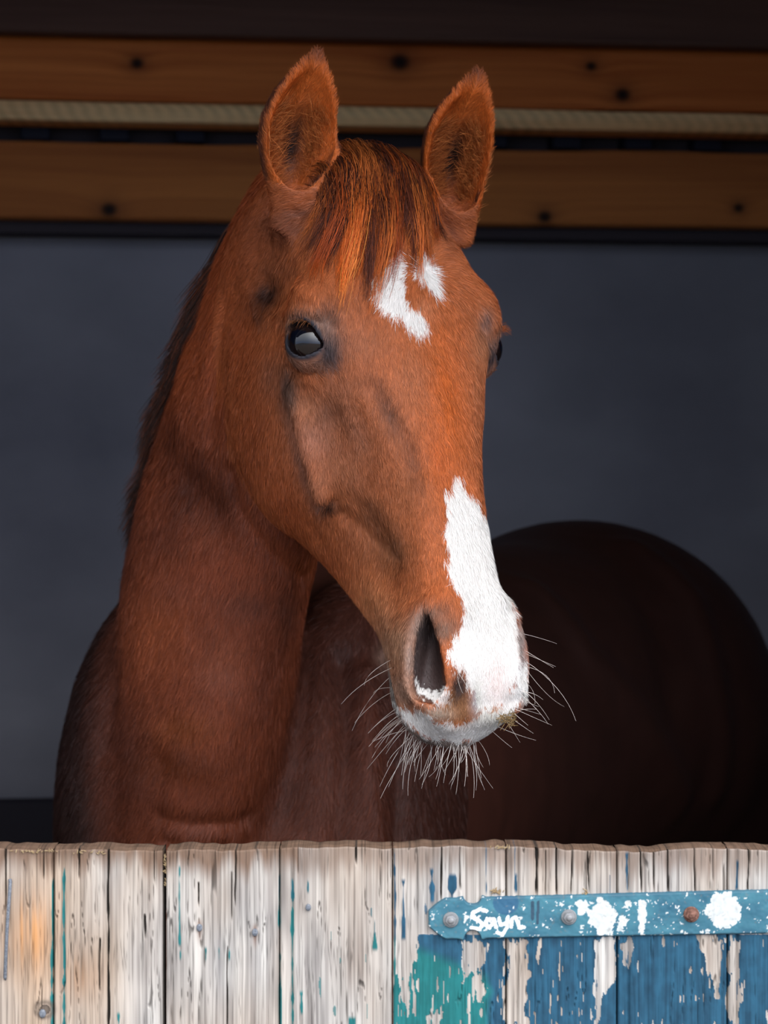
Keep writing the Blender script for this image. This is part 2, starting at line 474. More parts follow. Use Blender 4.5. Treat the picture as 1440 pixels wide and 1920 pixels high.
def mat(name, base=None, rough=.6, spec=.4, attr=False, bump=None, noise=None, metal=0.0):
    m = bpy.data.materials.new(name); m.use_nodes = True
    N = m.node_tree.nodes; K = m.node_tree.links; b = N['Principled BSDF']
    b.inputs['Roughness'].default_value = rough; b.inputs['Specular IOR Level'].default_value = spec; b.inputs['Metallic'].default_value = metal
    if base is not None: b.inputs['Base Color'].default_value = base
    if attr:
        a = N.new('ShaderNodeAttribute'); a.attribute_name = 'Col'; K.new(a.outputs['Color'], b.inputs['Base Color'])
    if noise:      # (scale xyz, colour a, colour b, detail)
        sc, ca, cb, det = noise
        tc = N.new('ShaderNodeTexCoord'); mp = N.new('ShaderNodeMapping'); mp.inputs['Scale'].default_value = sc
        nz = N.new('ShaderNodeTexNoise'); nz.inputs['Scale'].default_value = 1.0; nz.inputs['Detail'].default_value = det
        cr = N.new('ShaderNodeValToRGB'); cr.color_ramp.elements[0].position = .3; cr.color_ramp.elements[1].position = .7
        cr.color_ramp.elements[0].color = ca; cr.color_ramp.elements[1].color = cb
        K.new(tc.outputs['Object'], mp.inputs[0]); K.new(mp.outputs[0], nz.inputs['Vector']); K.new(nz.outputs['Fac'], cr.inputs[0]); K.new(cr.outputs[0], b.inputs['Base Color'])
    if bump:       # (scale xyz, strength, distance)
        sc, st, di = bump
        tc = N.new('ShaderNodeTexCoord'); mp = N.new('ShaderNodeMapping'); mp.inputs['Scale'].default_value = sc
        nz = N.new('ShaderNodeTexNoise'); nz.inputs['Scale'].default_value = 1.0; nz.inputs['Detail'].default_value = 6
        bp = N.new('ShaderNodeBump'); bp.inputs['Strength'].default_value = st; bp.inputs['Distance'].default_value = di
        K.new(tc.outputs['Object'], mp.inputs[0]); K.new(mp.outputs[0], nz.inputs['Vector']); K.new(nz.outputs['Fac'], bp.inputs['Height']); K.new(bp.outputs[0], b.inputs['Normal'])
    return m

def box_obj(name, lo, hi, m, parent=None, bevel=0.0, rotz=0.0, piv=None):
    x0, y0, z0 = lo; x1, y1, z1 = hi
    if bevel <= 0:
        V = [(x, y, z) for x in (x0, x1) for y in (y0, y1) for z in (z0, z1)]
        F = [(0, 1, 3, 2), (4, 6, 7, 5), (0, 4, 5, 1), (2, 3, 7, 6), (0, 2, 6, 4), (1, 5, 7, 3)]
        V = np.array(V, float)
    else:
        c = bevel
        # profile in y-z with cut corners, run along x, ends set in a little
        pr = [(y0+c, z0), (y1-c, z0), (y1, z0+c), (y1, z1-c), (y1-c, z1), (y0+c, z1), (y0, z1-c), (y0, z0+c)]
        cy, cz = (y0+y1)/2, (z0+z1)/2; V = []; F = []
        for x, k in ((x0, 1), (x0+c, 0), (x1-c, 0), (x1, 1)):
            for y, z in pr:
                V.append((x, y+(c if y < cy else -c)*k, z+(c if z < cz else -c)*k))
        for i in range(3):
            for j in range(8):
                a = i*8+j; b = i*8+(j+1) % 8; F.append((a, a+8, b+8, b))
        F.append(tuple(range(7, -1, -1))[::-1]); F.append(tuple(24+j for j in range(8))[::-1])
        V = np.array(V, float)
    if rotz:
        p = np.array(piv if piv is not None else ((x0+x1)/2, (y0+y1)/2, 0)); c_, s_ = math.cos(rotz), math.sin(rotz)
        d = V-p; V = p+np.stack([d[:, 0]*c_-d[:, 1]*s_, d[:, 0]*s_+d[:, 1]*c_, d[:, 2]], 1)
    return new_mesh_obj(name, V, F, m, parent, smooth=False)

# ---------------------------------------------------------------- the stable: walls, floor, ceiling, yard
M_plaster = mat('dark_painted_plaster', rough=.85, spec=.15, noise=((1.3, 1.3, 1.9), lin(104, 104, 112), lin(150, 149, 157), 8), bump=((40, 40, 40), .25, .004))
M_dado = mat('black_tar_paint', lin(28, 24, 34), .7, .3)
M_inner = mat('grey_side_plaster', rough=.9, spec=.2, noise=((2, 2, 2), lin(60, 60, 70), lin(85, 84, 90), 6))
M_floor = mat('trodden_bedding', rough=.95, spec=.1, noise=((9, 9, 9), lin(70, 58, 40), lin(120, 100, 70), 8))
M_yard = mat('pale_concrete_yard', rough=.9, spec=.2, noise=((3, 3, 3), lin(84, 80, 74), lin(112, 106, 98), 8))
M_brick = mat('rendered_front_wall', rough=.9, spec=.2, noise=((4, 4, 4), lin(150, 148, 145), lin(185, 182, 176), 6))

YW = 5.0                       # back wall distance on the camera axis
WYAW = math.radians(6.5)
def struct(name, lo, hi, m, **k):
    o = box_obj(name, lo, hi, m, **k); o['kind'] = 'structure'; return o
PV = (0, YW, 0)
struct('floor', (-2.4, 2.42, -.12), (2.6, 5.6, 0), M_floor)
struct('ground_yard', (-14, -14, -.14), (14, 2.42, -.02), M_yard)
struct('wall_back', (-2.7, YW, 0), (2.9, YW+.2, 2.9), M_plaster, rotz=WYAW, piv=PV)
struct('wall_left', (-2.5, 2.42, 0), (-2.3, 5.3, 2.9), M_inner)
struct('wall_right', (2.3, 2.42, 0), (2.5, 5.4, 2.9), M_inner)
struct('ceiling', (-2.5, 2.42, 2.62), (2.6, 5.6, 2.75), mat('dark_roof_boards', rough=.85, spec=.2, noise=((14, 1.5, 3), lin(38, 24, 20), lin(64, 42, 34), 6)))
struct('wall_front', (-2.5, 2.36, 0), (-1.60, 2.50, 2.9), M_brick)
struct('wall_front_low', (-1.60, 2.36, 0), (-1.02, 2.50, 1.22), M_brick)
struct('wall_front', (1.05, 2.36, 0), (2.6, 2.50, 2.9), M_brick)
struct('wall_front_lintel', (-1.60, 2.36, 2.50), (1.05, 2.50, 2.9), M_brick)
struct('added_canopy_1', (-2.5, 1.80, 2.62), (2.6, 2.50, 2.68), mat('added_canopy_boards', rough=.85, spec=.2, noise=((14, 1.5, 3), lin(70, 60, 54), lin(100, 86, 76), 5)))  # unseen canopy added to hold back sky light from above
dado = struct('baseboard_back', (-2.6, YW-.025, 0), (2.8, YW, 1.0), M_dado, rotz=WYAW, piv=PV, bevel=.006)

# ---------------------------------------------------------------- timber beams across the back of the box
def timber(name, px_top, px_bot, Y, thick, ctop, cknot, seed, length=(-2.2, 2.25), sag=0.0, hatch=False, knots=(), pale=False):
    """a sawn beam with face texture; its front face at depth Y, top and bottom edges at px_top / px_bot in the middle of the frame"""
    z1 = CAM_Z+(960-px_top)/FPX*Y; z0 = CAM_Z+(960-px_bot)/FPX*Y
    nx, nz = 900, 46
    X = np.linspace(length[0], length[1], nx)
    prof = [(thick, 0)]                                  # y offset, 0..1 height
    prof += [(0.004, 0.0)]+[(0, t) for t in np.linspace(.03, .97, nz)]+[(.004, 1.0), (thick, 1.0)]
    prof = np.array(prof)
    XX, T = np.meshgrid(X, prof[:, 1]); _, O = np.meshgrid(X, prof[:, 0])
    ZZ = z0+(z1-z0)*T+.0018*fbm(XX*1.1, T*0+seed, 0, seed, 2)
    ZZ += np.where(T > .98, .002*vnoise(XX*9, 0, 0, seed+3), 0)
    YY = Y+O+.0012*fbm(XX*6, T*14, 0, seed, 2)*(O < .01)
    yaw = WYAW; V = np.stack([XX.ravel(), (YY+XX*math.tan(yaw)).ravel(), ZZ.ravel()], 1)
    n0, n1 = XX.shape
    i = np.arange(n0-1)[:, None]*n1+np.arange(n1-1)[None, :]
    Q = np.stack([i, i+1, i+n1+1, i+n1], -1).reshape(-1, 4)
    # back face
    b = np.arange(n1-1); Q = np.concatenate([Q, np.stack([b+1, b, b+(n0-1)*n1, b+1+(n0-1)*n1], 1)])
    # grain: long wavy bands
    h = (z1-z0); wob = .35*fbm(XX*1.3, T*1.2, 0, seed+9, 2)
    kk = 0
    for (kx, kz, kr) in knots:
        d = np.hypot((XX-kx)/1.6, (T-kz)*h); wob = wob+.5*np.exp(-(d/(kr*2.6))**2)
    g = fbm(XX*2.2, (T+wob*.25)*h*130, 0, seed, 4, .6)
    g2 = fbm(XX*.9, (T+wob*.3)*h*24, 3, seed+4, 2)
    f = np.clip(.5+.42*g+.5*g2, 0, 1)[..., None]
    C = ctop[0]*(1-f)+ctop[1]*f
    if hatch:
        s = .5+.5*np.sin((XX*1.0+T*h*.55)*2*math.pi/.026+1.5*vnoise(XX*6, T*3, 0, seed))
        C = C*(1-.42*s[..., None]*(.5+.5*vnoise(XX*5, T, 0, seed+5)[..., None]))
    for (kx, kz, kr) in knots:
        d = np.hypot((XX-kx)/1.15, (T-kz)*h); w = np.exp(-(d/kr)**4)[..., None]
        w2 = (.45*np.exp(-(d/(kr*2.1))**2))[..., None]
        C = C*(1-w2)+cknot*1.6*w2; C = C*(1-w)+cknot*w
    return new_mesh_obj(name, V, Q, M_timber, colors=C.reshape(-1, 3))
M_timber = mat('sawn_timber', rough=.75, spec=.25, attr=True, bump=((6, 60, 90), .25, .003))
def kx(px, Y): return (px-720)/FPX*Y
YB = 4.72
o = timber('timber_beam', 81, 198, YB, .12, (L3(176, 88, 36), L3(238, 142, 72)), L3(30, 14, 10), 3,
           knots=((kx(262, YB), .60, .011), (kx(750, YB), .70, .016), (kx(1112, YB), .70, .009), (kx(1172, YB), .25, .013)))
tag(o, 'upper orange-brown pine beam with dark knots behind the horse\'s ears', 'beam')
o = timber('timber_batten', 201, 236, YB-.01, .09, (L3(236, 178, 118), L3(255, 218, 160)), L3(90, 60, 30), 8, hatch=True)
tag(o, 'thin pale rough-sawn batten directly under the upper beam', 'batten')
o = timber('timber_beam', 275, 416, YB+.10, .10, (L3(154, 88, 42), L3(202, 126, 64)), L3(30, 16, 12), 21,
           knots=((kx(200, YB), .12, .013), (kx(1030, YB), .10, .012), (kx(1410, YB), .25, .009)))
tag(o, 'lower brown beam resting along the top of the grey wall', 'beam')
o = timber('roof_board', -60, 73, YB-.10, .05, (L3(78, 54, 48), L3(112, 82, 70)), L3(20, 12, 12), 33)
tag(o, 'dark brown roof board along the top edge of the view', 'board')
M_gap = mat('dark_wall_plate', lin(62, 56, 60), .8, .2)
o = box_obj('wall_plate', (-2.2, YB+.16, 2.085), (2.2, YB+.24, 2.60), M_gap, rotz=WYAW, piv=(0, YB, 0)); tag(o, 'dark plate board seen in the gap between the two beams', 'board')
M_block = mat('blue_black_block', lin(22, 24, 40), .7, .3)
for px_, lb in ((70, 'first from the left edge of the view'), (218, 'second from the left edge'), (362, 'third from the left edge, nearest the near ear'),
                (945, 'just right of the far ear'), (1088, 'second to the right of the far ear'), (1228, 'third to the right of the far ear'), (1366, 'nearest the right edge of the view')):
    xx = kx(px_, YB)
    o = box_obj('spacer_block', (xx-.028, YB+.10, 2.252), (xx+.028, YB+.16, 2.286), M_block, bevel=.003, rotz=WYAW, piv=(0, YB, 0))
    tag(o, 'small blue-black block between the two beams, '+lb, 'block', group='spacer blocks between the beams')

# ---------------------------------------------------------------- the half door: planks, strap hinge, nails
YD = 2.28
PPM = FPX/YD
M_plank = mat('weathered_painted_wood', rough=.8, spec=.25, attr=True)
M_hinge = mat('flaking_painted_iron', rough=.55, spec=.4, attr=True)
M_steel = mat('dull_galvanised_steel', lin(150, 150, 150), .45, .5, metal=.5, bump=((300, 300, 300), .3, .001))
M_rust = mat('rusty_iron', rough=.8, spec=.3, noise=((400, 400, 400), lin(80, 50, 40), lin(150, 110, 95), 5))
door = empty('door_1', (0, YD+.02, .10)); door['kind'] = 'structure'; door['label'] = 'weathered half door of whitewashed planks with flaking blue paint'
def dx(px): return (px-720)/PPM
def dz(py): return CAM_Z+(960-py)/PPM
def top_px(px):
    return 1590+3*np.sin(px/170.)+2.5*vnoise(px/60., 0, 0, 5)+1.5*vnoise(px/18., 0, 0, 6)-4*np.exp(-((px-1320)/90.)**2)+3*np.exp(-((px-1230)/45.)**2)

BARE = [  # patches below the strap where the paint has gone, photo pixels
 [(870,1760),(895,1752),(917,1775),(905,1805),(892,1820),(910,1860),(900,1880),(887,1865),(880,1820),(862,1840),(865,1805)],
 [(736,1600),(810,1650),(795,1740),(778,1790),(766,1840),(758,1895),(752,1840),(750,1740)],
 [(948,1760),(994,1760),(990,1840),(988,1925),(948,1925)],
 [(1118,1758),(1158,1758),(1154,1835),(1130,1865),(1115,1925),(1108,1925),(1120,1825)],
 [(1302,1756),(1358,1752),(1354,1880),(1335,1845),(1318,1808)],
 [(1364,1752),(1382,1752),(1386,1850),(1396,1880),(1382,1925),(1364,1925)],
 [(1168,1758),(1182,1758),(1178,1830),(1170,1800)],
 [(800,1905),(830,1893),(832,1905),(812,1925),(800,1925)],
]
SLIV = [ # narrow runs of old teal paint (x, y0, y1, half width)
 (98,1650,1925,2.2),(120,1630,1925,2.6),(337,1625,1772,2.0),(524,1640,1740,2.2),(526,1790,1925,2.6),(548,1650,1925,2.8),(577,1650,1672,2.0),
 (703,1728,1780,4.5),(565,1860,1900,2.5),(660,1908,1925,8),(386,1778,1800,2.5),(410,1780,1796,1.8),(430,1782,1798,1.8),(338,1784,1797,2.5),
 (222,1900,1920,4),(740,1600,1925,2.5),(810,1630,1690,5),(848,1640,1690,7),(912,1590,1925,1.0),(967,1640,1672,2.0),(1176,1600,1668,2.2),(1382,1615,1668,2.0),(1176,1800,1925,4),(757,1650,1760,3),(966,1590,1668,1)]
CRACK = [ # deep splits (x, y0, y1, half width)
 (148,1590,1640,1.6),(203,1594,1925,2.2),(187,1765,1850,1.2),(441,1590,1690,1.6),(434,1640,1720,1.0),(372,1660,1690,1.2),(426,1780,1925,1.0),(1005,1590,1670,2.6),(1043,1590,1672,1.8),(1022,1600,1672,1.0),
 (1202,1590,1668,1.8),(1253,1590,1668,1.4),(828,1592,1680,1.5),(862,1592,1660,1.0),(1072,1592,1670,1.0),(1104,1600,1665,.9),(1227,1600,1665,.9),(290,1592,1650,.8),(272,1720,1750,1.6),(10,1592,1700,1.4),(82,1592,1640,1.4),(1303,1592,1668,1.2),(1403,1592,1668,1.2),(668,1590,1612,1.6)]

EDGES = [-1380, -1168, -956, -744, -532, -320, -110, 100, 309, 524, 736, 949, 1157, 1364, 1575, 1787, 1998, 2210, 2420, 2632, 2843]
random.seed(4)
def plank(i):
    a, b = EDGES[i], EDGES[i+1]; i = i-6; NC = 150 if -1 < i < 8 else 48
    gapw = 5.0 if i in (1, 2) else 1.2
    x0 = a+(3.0 if i == 2 else 1.0); x1 = b-(gapw if i == 1 else 1.0)
    PX = np.linspace(x0, x1, NC)
    ys = list(np.linspace(0, 345, 250 if NC == 150 else 60))                       # px below the top edge, fine
    prof = [('b', 2990.), ('b', 1700.), ('b', 1640.)]
    rows = []
    tp = top_px(PX)
    XX = []; YY = []; ZZ = []; PY = []; KIND = []
    # back (three rows), top (seven rows), front (fine rows), foot
    for yb in (3000., 1900., 1606.):
        XX.append(PX); YY.append(np.full(NC, .042)); ZZ.append(dz(np.full(NC, yb))); PY.append(np.full(NC, 1600.)); KIND.append(0)
    for t in np.linspace(.040, .004, 9):
        XX.append(PX); YY.append(np.full(NC, t)+0*PX); ZZ.append(dz(tp)+.0012*vnoise(PX/25., t*90, 0, 30+i)-.002*np.exp(-((t-.004)/.004)**2)); PY.append(np.full(NC, 1588.)); KIND.append(1)
    for y in ys:
        XX.append(PX); YY.append(np.zeros(NC)); py = tp+2+y; ZZ.append(dz(py)); PY.append(py); KIND.append(2)
    for y in (500., 900., 1400.):
        XX.append(PX); YY.append(np.zeros(NC)); py = tp+y; ZZ.append(dz(py)); PY.append(py); KIND.append(2)
    XX = np.array(XX); YY = np.array(YY); ZZ = np.array(ZZ); PY = np.array(PY); KIND = np.array(KIND)[:, None]+0*XX
    fr = KIND == 2
    # fields in photo pixels
    wob = 3*fbm(XX/60., PY/300., 0, 40+i, 2)+.8*vnoise(XX/12., PY/90., 0, 45+i)
    gx = XX+wob
    fine = .6*vnoise(gx/1.6, PY/160., 0, 50+i)+.5*vnoise(gx/2.7, PY/260., 0, 58+i); mid = vnoise(gx/5., PY/120., 0, 51+i); big = fbm(XX/45., PY/120., 0, 52+i, 3)
    ridge = 1-np.abs(vnoise(gx/7.5, PY/150., 0, 53+i)); crk = sstep(.94, .99, ridge)*sstep(-.1, .4, vnoise(gx/24., PY/110., 0, 54+i))*.8
    fcr = sstep(.86, 1.0, 1-np.abs(vnoise(gx/3.4, PY/240., 0, 55+i)))*.7
    deep = np.zeros_like(XX)
    for cx, y0, y1, hw in CRACK:
        w = hw*(.65+.5*vnoise(PY/34., cx, 0, 7)); d = np.abs(XX-(cx+1.6*vnoise(PY/70., cx, 0, 8)))
        deep = np.maximum(deep, sstep(w+.9, w-.3, d)*sstep(y0-8, y0, PY)*sstep(y1+14, y1-6, PY))
    teal = np.zeros_like(XX)
    for cx, y0, y1, hw in SLIV:
        w = hw*(.70+.6*vnoise(PY/16., cx, 0, 9)); d = np.abs(XX-(cx+1.0*vnoise(PY/60., cx, 0, 10)))
        teal = np.maximum(teal, sstep(w+.8, w-.4, d)*sstep(y0-6, y0+4, PY)*sstep(y1+6, y1-4, PY))
    # main painted field, right of 740 and below the strap
    field = np.minimum(sstep(738, 744, XX), sstep(1742, 1762, PY))
    nx_ = XX+7*vnoise(XX/13., PY/30., 0, 60)+4*vnoise(XX/4., PY/16., 0, 61); ny_ = PY+12*vnoise(XX/9., PY/22., 0, 62)+8*vnoise(XX/3.5, PY/9., 0, 64)
    bare = np.zeros(XX.shape, bool)
    for p in BARE: bare |= inpoly(nx_.ravel(), ny_.ravel(), p).reshape(XX.shape)
    fl = vnoise(gx/3.0, PY/26., 0, 65+i)+.55*vnoise(gx/9., PY/60., 0, 66+i)
    flake = fl > .93-.28*sstep(1760, 1925, PY)*(XX < 960)
    left_patch = sstep(745, 800, XX) > .5
    paint = (field > .5) & ~bare & ~flake & (left_patch | (PY > 1840+20*vnoise(XX/5., 0, 0, 3)))
    # thin remains of paint over the whitewash right of the middle
    rem = (vnoise(gx/3.5, PY/45., 0, 70+i)+.6*vnoise(gx/14., PY/50., 0, 71+i) > 1.12) & (XX > 560) & (PY > 1640)
    P_ = np.clip(np.maximum(paint.astype(float), np.maximum(teal, .8*rem)), 0, 1)[..., None]
    # colours
    white = np.array(L3(204, 198, 190)); tan = np.array(L3(180, 152, 124)); grey = np.array(L3(138, 133, 130)); brown = np.array(L3(124, 98, 80)); orange = np.array(L3(200, 140, 84))
    w = np.clip(.55+.45*big+.35*mid, 0, 1)[..., None]
    C = white*w+grey*(1-w)
    warm = np.clip(.20+.35*fbm(XX/70., PY/200., 0, 80, 2)+.35*sstep(330, 60, XX), 0, .8)[..., None]
    C = C*(1-warm)+tan*warm
    og = (np.exp(-((XX-55)/42.)**2-((PY-1755)/75.)**2)*.95+.5*np.exp(-((XX-150)/40.)**2-((PY-1830)/45.)**2))[..., None]*np.clip(.72+.5*mid+.3*big, 0, 1)[..., None]
    C = C*(1-og)+orange*og
    dkb = (.6*np.exp(-((XX-165)/30.)**2-((PY-1815)/55.)**2)*(.6+.5*mid))[..., None]
    C = C*(1-dkb)+brown*.55*dkb
    topw = (sstep(1650, 1600, PY+18*vnoise(XX/16., 0, 0, 81)+8*mid)*np.where(XX > 560, .62, .95))[..., None]
    C = C*(1-topw)+(brown*(1+.35*fine[..., None]))*topw
    C = np.where(KIND[..., None] < 2, brown*(.85+.25*fbm(XX/20., YY*300, 0, 83, 3)[..., None]), C)
    C = C*(1-.42*np.clip(fine+.15, 0, 1)[..., None])*(1-.58*fcr[..., None])*(1+.10*vnoise(XX/30., PY/60., 0, 88)[..., None])
    tealc = L3(32, 108, 108); bluec = L3(42, 88, 112); blued = L3(30, 64, 84)
    tz = (sstep(925, 905, XX+8*vnoise(PY/20., 0, 0, 84))*sstep(1770, 1800, PY-(.4*(XX-800))))[..., None]
    tz = np.maximum(tz, (XX < 735)[..., None]*.5)
    pv = np.clip(.5+.45*vnoise(gx/6., PY/60., 0, 85)+.35*fine+.5*fbm(XX/14., PY/18., 0, 86, 3), 0, 1)[..., None]
    pc = (bluec*pv+blued*(1-pv))*(1-tz)+tealc*(.8+.35*pv)*tz
    C = C*(1-P_)+pc*P_
    dk = L3(44, 40, 36)
    C = C*(1-.75*crk[..., None]*(1-.6*P_))+dk*.75*crk[..., None]*(1-.6*P_)
    C = C*(1-deep[..., None])+dk*deep[..., None]
    stain = 0
    for nx0, ny0 in ((374, 1739), (478, 1749)):
        stain = stain+.75*np.exp(-((XX-nx0)/4.5)**2)*sstep(ny0-22, ny0-4, PY)*sstep(ny0+40, ny0, PY)
    st = np.clip(stain, 0, 1)[..., None]; C = C*(1-st)+L3(112, 72, 50)*st
    kn = np.hypot((XX-84)/16., (PY-1893)/14.); ring = (.7*np.exp(-((kn-1)/.35)**2)+.9*(kn < .65))[..., None]
    C = C*(1-ring)+L3(96, 84, 74)*ring
    # relief in metres, positive = towards the viewer
    rel = .00022*fine+.0004*mid+.0006*big-.0022*crk-.0007*fcr-.005*deep+.00045*P_[..., 0]
    eL = XX-a; eR = b-XX
    rel = rel-.0035*np.exp(-(eL/2.2)**2)-.0035*np.exp(-(eR/2.2)**2)            # eased edges of the joint
    bx = {1: 120, 3: 548, 5: 970, 6: 1178, 7: 1382, 2: 322}.get(i)
    if bx: rel = rel-.0022*np.exp(-((XX-bx)/2.6)**2)                            # bead beside the joint
    tr = np.clip(1-(PY-tp)/5., 0, 1); rel = rel-.0022*tr**2
    YY = np.where(fr, YY-rel, YY)
    V = np.stack([dx(XX).ravel(), (YD+YY).ravel(), ZZ.ravel()], 1)
    n0, n1 = XX.shape
    q = np.arange(n0-1)[:, None]*n1+np.arange(n1-1)[None, :]
    Q = np.stack([q, q+1, q+n1+1, q+n1], -1).reshape(-1, 4)
    # close the two sides
    cap = []
    for c in (0, n1-1):
        k = 0
        ids = [r*n1+c for r in range(n0)]
        back = ids[:3]; rest = ids[3:]
        base = len(V)
        ext = np.stack([np.full(len(rest), V[ids[0], 0]), np.full(len(rest), YD+.042), V[rest, 2]], 1)
        V = np.concatenate([V, ext])
        C = np.concatenate([C.reshape(-1, 3), np.tile(L3(60, 52, 46), (len(rest), 1))])
        r = np.array(rest); e = np.arange(len(rest))+base
        s = np.stack([r[:-1], r[1:], e[1:], e[:-1]], 1); cap.append(s if c == 0 else s[:, ::-1])
    Q = np.concatenate([Q]+cap)
    return new_mesh_obj('plank', V, Q, M_plank, door, colors=C.reshape(-1, 3))
for i in range(-6, 14):
    p = plank(i+6)
    if i < 2: p['label'] = 'bare plank with orange and brown stains'
    elif i < 4: p['label'] = 'plank with worn white paint'
    elif i == 4: p['label'] = 'plank with flaking teal paint low down'
    else: p['label'] = 'plank with flaking blue paint below the strap hinge'
M_ledge = mat('grey_ledge_wood', rough=.85, spec=.2, noise=((3, 30, 60), lin(60, 54, 48), lin(110, 100, 90), 6))
box_obj('ledge', (dx(-1370), YD+.044, dz(1720)), (dx(2830), YD+.070, dz(1625)), M_ledge, door, bevel=.003)
box_obj('ledge', (dx(-1370), YD+.044, .25), (dx(2830), YD+.070, .38), M_ledge, door, bevel=.003)

# strap hinge
def hinge():
    XP = np.concatenate([np.arange(803, 1500, 1.25), np.arange(1500, 2790, 8.)])
    top = 1683-(XP-812)*.026; bot = 1762-(XP-812)*.018
    ch = np.clip((836-XP)/34., 0, 1); top = top+24*ch**1.3; bot = bot-26*ch**1.2
    for s, arr in ((1, 'top'), (-1, 'bot')):
        dxn = (XP-886)/17.; n = 12*np.sqrt(np.clip(1-dxn**2, 0, 1))+2.5*np.exp(-((np.abs(XP-886)-19)/6)**2)*-1
        if arr == 'top': top = top+n
        else: bot = bot-(n+4*np.clip(1-dxn**2, 0, 1))
    n1 = len(XP); T = np.linspace(0, 1, 64)
    XX, TT = np.meshgrid(XP, T); PY = top+(bot-top)*TT
    e = np.minimum(np.minimum((PY-top), (bot-PY)), XX-802.)
    rel = .0045*sstep(-1.0, 3.5, e)+.00015*vnoise(XX/5., PY/5., 0, 90)
    fl = fbm(XX/9., PY/9., 0, 91, 3, .6); f2 = vnoise(XX/3., PY/3., 0, 92)
    big = np.zeros(XX.shape)
    def blob(cx, cy, rx, ry, s=1.): 
        nonlocal big
        big = np.maximum(big, s*(1-np.hypot((XX-cx)/rx, (PY-cy)/ry))+.0)
    blob(1130, 1718, 42, 52, 1.2); blob(1355, 1706, 42, 48, 1.6); blob(1203, 1718, 13, 60, 1.0); blob(1092, 1700, 30, 30, .8); blob(1165, 1730, 24, 30, .8); blob(1178, 1690, 16, 12, .6)
    white = (fl*.9+f2*.40+.05*(XX > 860) > .53) | (big+fl*.42 > .42)
    # brushed scrawl on the strap
    S = [(893,1712),(884,1724),(886,1734),(898,1738),(906,1732),(902,1724),(908,1716),(903,1708)]
    SC = [[(912,1707),(900,1704),(887,1709),(885,1719),(897,1724),(905,1731),(899,1741),(884,1738)], [(924,1722),(913,1722),(909,1732),(917,1738),(926,1728),(926,1722),(930,1738)],
          [(935,1720),(938,1733),(948,1731),(952,1718),(950,1738),(942,1751),(932,1747)], [(958,1736),(959,1722),(966,1719),(971,1728),(973,1738),(982,1737)]]
    pt = np.stack([XX.ravel(), PY.ravel(), 0*XX.ravel()], 1); dmin = None
    for k, s in enumerate(SC):
        if k >= 4: continue
        d = poly_dist(pt, [(x, y, 0) for x, y in s]); dmin = d if dmin is None else np.minimum(dmin, d)
    dmin = dmin.reshape(XX.shape); scr = dmin < 3.5+.8*vnoise(XX/3., PY/3., 0, 93)
    drip = poly_dist(pt, [(998, 1690, 0), (998, 1722, 0)]).reshape(XX.shape); drip = np.minimum(drip, poly_dist(pt, [(1009, 1690, 0), (1007, 1730, 0)]).reshape(XX.shape)) < 2.6
    aq = L3(70, 126, 140); aq2 = L3(36, 84, 106); dk = L3(44, 88, 120); wh = L3(212, 214, 210)*(1-.25*np.clip(fbm(XX/7., PY/7., 0, 97, 3)+.1, 0, 1)[..., None])
    v = np.clip(.55+.6*fbm(XX/40., PY/25., 0, 94, 3), 0, 1)[..., None]; C = aq*v+aq2*(1-v)
    spot = (np.hypot((XX-948)/24., (PY-1692)/22.) < 1)[..., None]*.8; C = C*(1-spot)+dk*spot
    edge = sstep(7, 1, np.minimum(PY-top, bot-PY)+3*vnoise(XX/7., PY/7., 0, 95))[..., None]*.7; C = C*(1-edge)+L3(60, 92, 108)*edge
    W_ = (white & (e > 1.5))[..., None]*.92; C = C*(1-W_)+wh*W_
    W_ = scr[..., None]*.97; C = C*(1-W_)+L3(240, 242, 240)*W_
    W_ = drip[..., None]*.9; C = C*(1-W_)+L3(44, 66, 84)*W_
    rust = (fbm(XX/6., PY/6., 0, 96, 3) > .50)[..., None]*.25; C = C*(1-rust)+L3(120, 110, 100)*rust
    V = np.stack([dx(XX).ravel(), (YD-rel+.0008).ravel(), dz(PY).ravel()], 1)
    i = np.arange(63)[:, None]*n1+np.arange(n1-1)[None, :]
    Q = np.stack([i, i+n1, i+n1+1, i+1], -1).reshape(-1, 4)[:, ::-1]
    o = new_mesh_obj('strap_hinge', V, Q, M_hinge, door, colors=C.reshape(-1, 3))
    o['label'] = 'flaking blue strap hinge with white paint scrawl'
    return o
H = hinge()
def bolt(px, py, r, m, parent, name='bolt'):
    c = np.array([dx(px), YD-.0040, dz(py)]); R = r/PPM; V = []; F = []
    rings = [(1.28, 0, 24), (1.28, .0012, 24), (1.18, .0018, 24), (1.0, .0018, 6), (1.0, .0050, 6), (.88, .0060, 6), (.52, .0062, 24), (.48, .0078, 24), (.3, .0086, 24), (0.02, .0088, 24)]
    n = 24; ph = random.random()
    for rr, hh, k in rings:
        for j in range(n):
            a = 2*math.pi*j/n
            if k == 6:
                s = ((a-ph) % (math.pi/3))-math.pi/6; q = rr*math.cos(math.pi/6)/math.cos(s)
            else: q = rr
            V.append(c+np.array([math.cos(a)*q*R, -hh, math.sin(a)*q*R]))
    for i in range(len(rings)-1):
        for j in range(n): F.append((i*n+j, i*n+(j+1) % n, (i+1)*n+(j+1) % n, (i+1)*n+j))
    F.append(tuple((len(rings)-1)*n+j for j in range(n)))
    return new_mesh_obj(name, np.array(V), F, m, parent, smooth=False)
bolt(845, 1723, 11.5, M_steel, H); bolt(1066, 1718, 11.5, M_steel, H)
b3 = bolt(1295, 1713, 11.5, M_rust, H); b3['label'] = 'rusty bolt'
M_nail = mat('grey_nail', rough=.5, spec=.5, noise=((600, 600, 600), lin(84, 90, 100), lin(130, 134, 140), 4))
